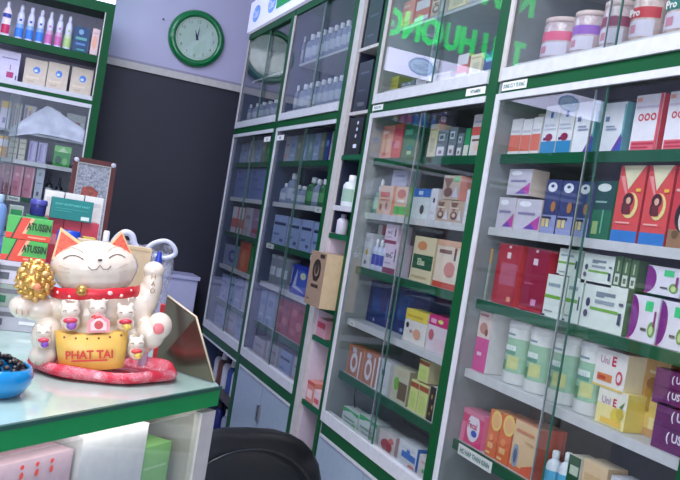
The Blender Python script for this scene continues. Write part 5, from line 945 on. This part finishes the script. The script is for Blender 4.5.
x, z = K(83, 300); bl = MB().ball((x, -.092, z), .0135, GOLD, 18, 12).build('bell', cat); MB().box(x-.008, x+.008, -.1062, -.1040, z-.006, z-.004, mat((70, 50, 30), .4)).build('bell_slot', bl)
# golden ball held by the arm at left
x0, z0 = K(41, 292); gb = MB().ball((x0, -.050, z0), (.038, .032, .046), GOLD, 24, 16)
for i in range(60):
    a = i*2.39996; t = 1-2*(i+.5)/60; rr = math.sqrt(1-t*t); gb.ball((x0+.036*rr*math.cos(a), -.050+.031*rr*math.sin(a), z0+.044*t), ((.0075 if i % 2 else .012), .0065, (.0105 if i % 2 else .007)), GOLD if i % 3 else mat((222, 176, 110), .3, .5), 10, 6)
gb.build('golden_ingot', cat); MB().ball((x0+.008, -.088, z0-.012), (.009, .005, .009), mat((220, 130, 90), .3)).build('coin_boss', cat)
# claws, pads and the writing on the raised arm
for (u, v, y) in ((26, 319, -.076), (31, 320, -.078), (36, 320, -.077), (43, 366, -.100), (49, 367, -.102), (55, 366, -.101)):
    x, z = K(u, v); MB().tube([(x, y, z+.006), (x, y-.002, z-.006)], .0011, mat((190, 120, 100), .4), 6).build('claw', cat)
x, z = K(153, 337); MB().ball((x-.002, -.094, z), (.013, .004, .014), mat((226, 120, 120), .3)).build('paw_pad', cat)
b = MB(); M3 = Matrix.Translation((K(148, 298)[0], -.0412, K(148, 298)[1])) @ Matrix.Rotation(R(4), 4, 'Y')
for k, ch in enumerate('HAO'): b.text(ch, 0, .020-.017*k, 0, .012, mat((150, 120, 60), .4), .012, M=M3)
b.build('arm_lettering', cat)
# yellow pouch with red writing
b = MB(); W2 = 33*S; n = 16; cu, cv = 92, 354; vs = []
for i in range(n+1):
    t = -1+2*i/n; sag = 3.5*(1-abs(t)**2)
    for j in range(7):
        q = j/6; zt = 337+sag; v = zt+(373-zt)*q; ww = 33*(1-.13*q); x, z = K(cu+t*ww, v); y = -.082-.028*math.sqrt(max(0, 1-t*t))-.012*math.sin(math.pi*q); vs.append((x, y, z))
YEL = mat((228, 180, 84), .35, name='yellow_glaze', var=.06, scale=50)
b.add(vs, [(i*7+j, i*7+j+1, (i+1)*7+j+1, (i+1)*7+j) for i in range(n) for j in range(6)], YEL, True)
b.add([(v[0]*.98-.001, v[1]+.05, v[2]) for v in vs], [(i*7+j, (i+1)*7+j, (i+1)*7+j+1, i*7+j+1) for i in range(n) for j in range(6)], YEL, True)
for j in (0, 6): b.add([vs[i*7+j] for i in range(n+1)]+[(vs[i*7+j][0]*.98-.001, vs[i*7+j][1]+.05, vs[i*7+j][2]) for i in range(n+1)], [(i, i+1, i+n+2, i+n+1) for i in range(n)], YEL, True)
pouch = b.build('pouch', cat)
b = MB(); RW = mat((206, 46, 40), .4)
x, z = K(90, 357); b.text('PHAT TAI', x, z, -.1275, .020, RW, .105, True); b.box(x-.04, x+.04, -.1270, -.1262, z-.016, z-.012, RW); b.build('pouch_lettering', pouch)
for u in (68, 78, 88, 98, 108, 118):
    t = (u-92)/33; x, z = K(u, 341+2.5*(1-t*t)); MB().ball((x, -.084-.028*math.sqrt(1-t*t), z), .003, mat((120, 50, 50), .4), 8, 6).build('pouch_bead', pouch)
# kittens sitting on the pouch and beside it
def kitten(u, v, y, s, c1, c2):
    x, z = K(u, v); t = fuse('kitten', [(x, y, z, .020*s, .016*s, .017*s), (x, y+.002, z-.022*s, .019*s, .018*s, .020*s), (x-.013*s, y, z+.014*s, .006*s, .006*s, .009*s), (x+.013*s, y, z+.014*s, .006*s, .006*s, .009*s)], POR, cat, .002, 2)
    MB().ball((x, y-.015*s, z-.017*s), (.014*s, .008*s, .006*s), mat(c1, .35)).build('kitten_collar', t); MB().ball((x+.003, y-.017*s, z-.027*s), (.010*s, .006*s, .009*s), mat(c2, .35, var=.3, scale=150)).build('kitten_bib', t)
    for sx in (-1, 1): MB().tube([(x+sx*.010*s-.004, y-.0145*s, z+.002), (x+sx*.010*s, y-.0155*s, z+.0045), (x+sx*.010*s+.004, y-.0145*s, z+.002)], .0008, INK, 5).build('kitten_eye', t)
kitten(73, 319, -.088, 1.15, (206, 60, 80), (150, 90, 170)); kitten(97, 317, -.090, 1.05, (206, 60, 60), (226, 120, 110)); kitten(122, 322, -.084, 1.1, (196, 40, 60), (226, 190, 90)); kitten(132, 350, -.100, .95, (206, 60, 60), (226, 180, 90)); kitten(50, 338, -.094, .9, (206, 60, 80), (140, 80, 180))
b = MB(); q = [K(88, 338), K(108, 338), K(108, 328), K(98, 320), K(88, 328)]; b.prism(q, -.112, -.098, mat((232, 150, 150), .35)); c = K(98, 331); b.prism([(c[0]+(p[0]-c[0])*.7, c[1]+(p[1]-c[1])*.7) for p in q], -.1135, -.1122, mat((238, 206, 200), .35)); b.disc(c[0], c[1], .010, .010, -.1138, mat((206, 70, 70), .4)); b.build('house_charm', cat)
# cushion
b = MB(); n = 40; rows = []
pr = [(0, .0), (.80, .0), (.97, .008), (1.0, .018), (.97, .028), (.91, .032), (.84, .026), (.78, .010), (.4, .008), (0, .008)]
CUSH = bpy.data.materials.new('red_cushion_fabric'); CUSH.use_nodes = True; nt = CUSH.node_tree; bs = nt.nodes['Principled BSDF']; bs.inputs['Roughness'].default_value = .6
tc = nt.nodes.new('ShaderNodeTexCoord'); vo = nt.nodes.new('ShaderNodeTexVoronoi'); vo.inputs['Scale'].default_value = 26; wv = nt.nodes.new('ShaderNodeTexNoise'); wv.inputs['Scale'].default_value = 60
ad = nt.nodes.new('ShaderNodeMixRGB'); ad.inputs[0].default_value = .04; cr = nt.nodes.new('ShaderNodeValToRGB')
nt.links.new(tc.outputs['Object'], ad.inputs[1]); nt.links.new(wv.outputs['Color'], ad.inputs[2]); nt.links.new(ad.outputs[0], vo.inputs['Vector']); nt.links.new(vo.outputs['Distance'], cr.inputs['Fac'])
cr.color_ramp.interpolation = 'CONSTANT'; cr.color_ramp.elements[0].color = (*rgb(240, 190, 196), 1); cr.color_ramp.elements[1].position = .24; cr.color_ramp.elements[1].color = (*rgb(214, 40, 62), 1)
q = cr.color_ramp.elements.new(.40); q.color = (*rgb(236, 170, 180), 1); q = cr.color_ramp.elements.new(.48); q.color = (*rgb(214, 40, 62), 1)
nt.links.new(cr.outputs['Color'], bs.inputs['Base Color'])
vs = []
for r_, z in pr:
    for k in range(n):
        a = 2*math.pi*k/n; w_ = 1+.03*math.sin(7*a); vs.append((.182*r_*w_*math.cos(a), .140*r_*w_*math.sin(a), z*(1+.08*math.sin(5*a+1)) if z else 0))
b.add(vs, [(j*n+k, j*n+(k+1) % n, (j+1)*n+(k+1) % n, (j+1)*n+k) for j in range(len(pr)-1) for k in range(n)], CUSH, True)
tag(b.build('cushion', None, (.302, 2.125, .9985), (0, 0, R(14))), 'round red cushion with pale flowers under the white lucky cat', 'cushion')
# pen standing behind the raised arm
o = tag(empty('correction_pen', (.404, 2.215, .999)), 'white pen with a blue tip upright behind the raised paw', 'pen')
MB().lathe([(.010, 0), (.012, .01), (.012, .255), (.010, .262)], mat((206, 210, 230), .3), 0, 0, 14).build('barrel', o); MB().lathe([(.0095, .262), (.0095, .284), (.005, .308)], mat((30, 60, 170), .3), 0, 0, 14).build('tip', o)
# blue bowl of dark beads at left
o = tag(empty('blue_bowl', (.040, 1.84, .999)), 'shiny light blue bowl at the left edge of the counter', 'bowl')
BLU = mat((0, 130, 190), .15, name='blue_plastic', var=.04, coat=.6)
MB().lathe([(.045, 0), (.062, .004), (.078, .028), (.080, .045), (.074, .060), (.069, .060), (.073, .045), (.068, .02), (0, .014)], BLU, 0, 0, 36).build('bowl_shell', o)
b = MB(); random.seed(3); BD = [mat((26, 22, 24), .3), mat((52, 40, 34), .35), mat((18, 16, 20), .25)]
for k in range(150):
    a = random.uniform(0, 6.283); r_ = .064*math.sqrt(random.random()); b.ball((r_*math.cos(a), r_*math.sin(a), .046+.032*(1-(r_/.068)**2)+random.uniform(-.003, .004)), (.0075, .006, .005), random.choice(BD), 8, 6)
t = tag(b.build('dark_beans', None, (.040, 1.84, .999)), 'heap of shiny black beans filling the blue bowl', 'beans'); t['kind'] = 'stuff'
# ------------------------------------------------------------------ goods piled behind the cat
def cb(name, x, y, z, w, d, h, front, els, label, side=None, top=None, rz=0, cat='carton'):
    return simple_box(name, (x, y, z), w, d, h, front, els, label, cat, rz, side, top)
AT = [('r', 0, 0, 1, .26, (214, 62, 40)), ('p', [(.16, 0), (.36, 0), (.52, 1), (.30, 1)], (214, 70, 50)), ('p', [(.36, .26), (.44, .26), (.60, 1), (.52, 1)], (236, 170, 130)), ('p', [(.12, 0), (.16, 0), (.32, 1), (.29, 1)], (30, 60, 40)), ('r', .5, .10, .9, .18, (240, 150, 120)), ('t', 'ATUSSIN', .76, .64, .30, (20, 40, 24))]
for k in range(2):
    b = MB(); DES['_t'] = ((72, 168, 76), (222, 222, 214), (80, 176, 84), [x for x in AT if x[0] != 't']); b = carton_mesh(.122, .07, .063, '_t'); b.text('ATUSSIN', .026, .040, -.0045, .022, pm((20, 34, 22)), .066, True)
    t = b.build('cough_medicine_carton', None, (.094 if k else .090, 2.6, 1.1985+.0645*k), (0, 0, R(-4)))
    tag(t, 'green and orange ATUSSIN carton, %s of the stack of two' % ('upper' if k else 'lower'), 'carton')
for k, (c, s) in enumerate((((176, 176, 186), 'grey white'), ((150, 160, 150), 'grey green'), ((196, 190, 200), 'pale lilac'))):
    cb('medicine_carton', .09, 2.59, .999+.0664*k, .15, .09, .0655, c, [('r', .05, .6, .5, .8, (110, 110, 116)), ('r', .1, .2, .3, .5, (40, 110, 80) if k == 1 else (90, 90, 100)), ('r', .6, .3, .9, .45, (226, 226, 230))], '%s flat carton under the ATUSSIN cartons, %s of three' % (s, ('bottom', 'middle', 'top')[k]))
cb('medicine_carton', -.020, 2.50, .999, .10, .08, .09, (186, 140, 160), [('r', .1, .2, .5, .5, (200, 70, 80)), ('r', .6, .5, .9, .9, (60, 140, 90))], 'dusty pink carton behind the blue bowl')
cb('medicine_carton', -.015, 2.56, 1.0905, .09, .07, .10, (130, 160, 150), [('r', .1, .5, .9, .7, (30, 120, 80)), ('r', .4, .1, .9, .3, (210, 210, 220))], 'grey green carton left of the ATUSSIN stack')
cb('medicine_carton', .005, 2.66, .999, .07, .07, .26, (96, 116, 176), [('r', .1, .8, .9, .9, (60, 90, 160)), ('r', .5, .5, .9, .7, (190, 200, 220))], 'tall blue carton at the left edge behind the ATUSSIN stack')
bottle_thing('medicine_bottle', (.004, 2.66, 1.2605), .024, .12, (110, 140, 190), (150, 170, 200), 'small blue bottle standing on the tall blue carton', 'bottle', 0)
cb('medicine_carton', .118, 2.765, .999, .065, .08, .328, (40, 140, 80), [('r', .1, .7, .9, .95, (120, 180, 120))], 'tall green carton under the violet pot')
cb('medicine_carton', .056, 2.76, .999, .04, .08, .35, (150, 160, 150), [('r', .1, .8, .9, .97, (30, 130, 70)), ('r', .2, .4, .8, .6, (40, 40, 50))], 'narrow grey carton with green top left of the violet pot')
o = tag(empty('violet_pot', (.118, 2.80, 1.328)), 'violet cream pot behind the ATUSSIN cartons', 'pot')
MB().lathe([(.021, 0), (.023, .004), (.024, .033)], mat((54, 54, 130), .25), 0, 0, 26).build('body', o); MB().lathe([(.0255, .033), (.0265, .035), (.0255, .047), (.022, .050)], mat((80, 80, 160), .25), 0, 0, 26).build('lid', o)
for k in range(3):
    cb('medicine_carton', .172+.054*k, 2.79, .999, .052, .09, .330, (196, 66, 84), [('r', .1, .75, .9, .85, (226, 130, 140)), ('r', .2, .3, .8, .35, (226, 160, 160))], 'tall red carton under the teal carton, %s' % ('leftmost', 'middle', 'rightmost')[k]+(' one of three'))
cb('medicine_carton', .216, 2.775, 1.330, .125, .05, .064, (22, 122, 118), [('r', .74, .06, .94, .24, (206, 220, 220)), ('t', 'HOAT HUYET', .3, .72, .10, (90, 190, 180)), ('t', 'NHAT NHAT', .72, .72, .10, (90, 190, 180)), ('r', .1, .5, .9, .53, (60, 160, 150)), ('r', .1, .38, .5, .41, (60, 160, 150))], 'teal carton lying on tall red cartons', side=(16, 100, 100), top=(30, 140, 134))
for k in range(3):
    x = .165+.062*k; cb('medicine_carton', x, 2.885, .999, .058, .06, .412, (222, 220, 214), [('r', .1, .92, .9, .95, (200, 200, 196)), ('r', .1, .6, .8, .64, (190, 200, 196))], 'tall white carton behind the teal carton, %s one of three' % ('leftmost', 'middle', 'rightmost')[k], side=(206, 206, 200))
o = tag(empty('blue_lid_tub', (.205, 2.60, .999)), 'tall grey tub with a bright blue lid', 'tub')
MB().lathe([(.030, 0), (.032, .005), (.032, .275)], mat((150, 160, 186), .3), 0, 0, 28).band(.0325, .05, .24, pm((176, 182, 206)), -170, -10, 14).build('body', o); MB().lathe([(.034, .275), (.034, .302), (.030, .308)], mat((26, 70, 186), .25), 0, 0, 28).build('lid', o)
cb('medicine_carton', .264, 2.60, .999, .035, .05, .295, (206, 180, 80), [('r', .1, .8, .9, .9, (226, 210, 120))], 'narrow yellow carton behind the cardboard box')
cb('cardboard_box', .325, 2.47, .999, .205, .05, .296, (214, 188, 150), [('r', .02, .96, .98, .975, (196, 166, 126)), ('r', .6, .2, .62, .9, (206, 178, 138))], 'plain tan cardboard box standing right behind the cat', side=(190, 160, 120), top=(226, 202, 166), rz=0)
bottle_thing('medicine_bottle', (.318, 2.665, .999), .019, .32, (216, 214, 222), (236, 236, 240), 'slim white bottle right of the tall red cartons', 'bottle', 0)
# thin white carrier bag with loop handles
t = tag(empty('carrier_bag', (.445, 2.74, .999)), 'translucent white carrier bag with loop handles behind the cat', 'bag')
b = MB(); n = 26; vs = []; H_ = 9; random.seed(5)
for j in range(H_+1):
    q = j/H_; rx = .105*(1-.10*q)+.01*math.sin(q*9); ry = .065*(1-.45*q)
    for k in range(n):
        a = 2*math.pi*k/n; w_ = 1+.07*math.sin(3*a+q*4)+.05*math.sin(7*a-q*7); vs.append((rx*w_*math.cos(a), ry*w_*math.sin(a), .285*q+.014*math.sin(2*a)*q))
b.add(vs, [(j*n+k, j*n+(k+1) % n, (j+1)*n+(k+1) % n, (j+1)*n+k) for j in range(H_) for k in range(n)], BAG, True)
b.add([v for v in vs[:n]], [tuple(range(n-1, -1, -1))], BAG, False); b.build('bag_body', t)
def ribbon(path, wd, name, par):
    P = [Vector(q) for q in path]; P = [P[0]]+P+[P[-1]]; p = []
    for i in range(1, len(P)-2):
        for s_ in range(6):
            u = s_/6; p.append(.5*((2*P[i])+(P[i+1]-P[i-1])*u+(2*P[i-1]-5*P[i]+4*P[i+1]-P[i+2])*u*u+(3*P[i]-P[i-1]-3*P[i+1]+P[i+2])*u**3))
    p.append(P[-1]); b = MB(); vs = []
    for i, q in enumerate(p):
        tg = (p[min(i+1, len(p)-1)]-p[max(i-1, 0)]).normalized(); s = tg.cross(Vector((0, 1, 0))).normalized()*wd/2
        for y in (-.004, .004): vs += [tuple(q-s+Vector((0, y, 0))), tuple(q+s+Vector((0, y, 0)))]
    f = []
    for i in range(len(p)-1): a = i*4; c = a+4; f += [(a, a+1, c+1, c), (a+2, c+2, c+3, a+3), (a, c, c+2, a+2), (a+1, a+3, c+3, c+1)]
    return b.add(vs, f, mat((206, 208, 226), .35, name='milky_handle_plastic'), True).build(name, par)
ribbon([(-.10, -.02, .24), (-.095, -.02, .285), (-.07, -.02, .318), (-.045, -.02, .315), (-.03, -.02, .285), (-.005, -.02, .262)], .020, 'handle', t)
ribbon([(-.01, -.03, .25), (.02, -.03, .295), (.06, -.03, .312), (.088, -.03, .300), (.098, -.03, .275), (.07, -.03, .258), (.03, -.03, .262)], .014, 'handle', t)
# small lilac cloth roll at the cushion's right end
o = tag(empty('lilac_roll', (.505, 2.33, .999)), 'small lilac packet with a dark ring beside the red cushion', 'packet')
MB().box(-.035, .035, -.02, .03, 0, .030, mat((190, 180, 214), .4), Matrix.Rotation(R(40), 4, 'Z')).build('packet_body', o)
b = MB(); b.tube([(.012+.018*math.cos(R(20*k)), -.03, .034+.018*math.sin(R(20*k))) for k in range(19)], .004, mat((40, 44, 80), .3), 8); b.build('ring', o)
cb('medicine_carton', .470, 2.30, .999, .05, .03, .16, (206, 60, 60), [('r', .2, .3, .8, .6, (230, 140, 130))], 'red packet behind the cat\'s raised arm', rz=-10)
# counter behind, carrying the framed picture
e = empty('rear_counter', (-.10, 4.15, 0)); tag(e, 'white rear counter mostly hidden behind the piled goods', 'counter')
MB().box(-.60, .60, -.24, .24, .02, 1.09, CREAM_AL).build('body', e); MB().box(-.62, .62, -.26, .26, 1.0905, 1.118, mat((206, 214, 214), .2)).build('counter_top', e)
fr = empty('picture_frame', (.392, 4.12, 1.119)); tag(fr, 'dark red framed grey picture with pale corner clips', 'picture frame'); fr.rotation_euler = (R(-4), 0, 0)
WD = mat((84, 28, 22), .35, name='dark_red_wood', var=.2, scale=20); hw, fh = .098, .450
b = MB().box(-hw, -hw+.022, -.012, .012, 0, fh, WD).box(hw-.022, hw, -.012, .012, 0, fh, WD).box(-hw+.022, hw-.022, -.012, .012, 0, .022, WD).box(-hw+.022, hw-.022, -.012, .012, fh-.022, fh, WD); b.build('frame', fr)
b = MB().box(-hw+.022, -hw+.026, -.010, .008, .022, fh-.022, CREAM_AL).box(hw-.026, hw-.022, -.010, .008, .022, fh-.022, CREAM_AL).box(-hw+.026, hw-.026, -.010, .008, fh-.026, fh-.022, CREAM_AL); b.build('slip', fr)
b = MB().box(-hw+.026, hw-.026, -.002, .006, .022, fh-.026, mat((146, 150, 160), .4, name='mottled_grey_picture', var=.45, scale=90)); b.prism([(-.045, .27), (.03, .27), (.035, .30), (.0, .325), (-.04, .315)], -.003, -.0021, mat((150, 70, 60), .5, var=.4, scale=120)); b.build('picture', fr)
for sx in (-1, 1): MB().ball((sx*(hw-.014), -.014, fh-.014), (.012, .005, .011), mat((190, 194, 206), .3)).build('corner_clip', fr)
# ------------------------------------------------------------------ black office chair in the aisle
e = empty('office_chair', (.86, 2.62, 0), R(8)); tag(e, 'black padded office chair with rounded back in the aisle', 'chair')
LEA = mat((20, 20, 24), .32, name='black_leather', var=.15, scale=40, bump=.15)
def cushion(name, sx, sy, sz, p, M, par, m=LEA):
    b = MB(); n = 28; rg = 14; vs = []; fs = []
    sg = lambda v, e: math.copysign(abs(v)**e, v)
    for j in range(rg+1):
        f = -math.pi/2+math.pi*j/rg
        for k in range(n): a = 2*math.pi*k/n; vs.append((sx*sg(math.cos(f), p)*sg(math.cos(a), p), sy*sg(math.cos(f), p)*sg(math.sin(a), p), sz*sg(math.sin(f), p)))
    for j in range(rg):
        for k in range(n): fs.append((j*n+k, j*n+(k+1) % n, (j+1)*n+(k+1) % n, (j+1)*n+k))
    return b.add(vs, fs, m, True, M).build(name, par)
cushion('backrest', .30, .06, .25, .75, Matrix.Translation((0, 0, .50)) @ Matrix.Rotation(R(-6), 4, 'X'), e)
b = MB(); b.tube([(.245*math.cos(R(t)), -.058, .50+.20*math.sin(R(t))) for t in range(15, 166, 10)], .004, mat((34, 34, 38), .3), 6).build('piping', e)
cushion('seat', .24, .23, .045, .6, Matrix.Translation((0, .24, .41)), e)
MB().box(-.03, .03, .02, .06, .30, .40, BLACK).box(-.03, .03, .04, .28, .32, .365, BLACK).build('back_bracket', e)
MB().lathe([(.028, .10), (.028, .25), (.018, .25), (.018, .37)], STEEL, 0, .24, 16).build('gas_column', e)
for k in range(5):
    a = R(72*k+20); c, s = math.cos(a), math.sin(a)
    l = MB().tube([(0, .24, .10), (.26*c, .24+.26*s, .065)], [.022, .014], BLACK, 8).build('base_leg', e)
    MB().lathe([(.022, -.012), (.025, 0), (.022, .012)], BLACK, 0, 0, 14, M=Matrix.Translation((.26*c, .24+.26*s, .026)) @ Matrix.Rotation(R(90), 4, 'X')).build('caster', l)
# ------------------------------------------------------------------ curved cable hanging in the second cabinet
tag(MB().tube([(1.47, 3.17, .83), (1.468, 3.19, .80), (1.468, 3.19, .76), (1.468, 3.17, .72), (1.475, 3.14, .703)], .003, BLACK, 8).build('cable'), 'thin black cable hanging at the left in the second cabinet', 'cable')
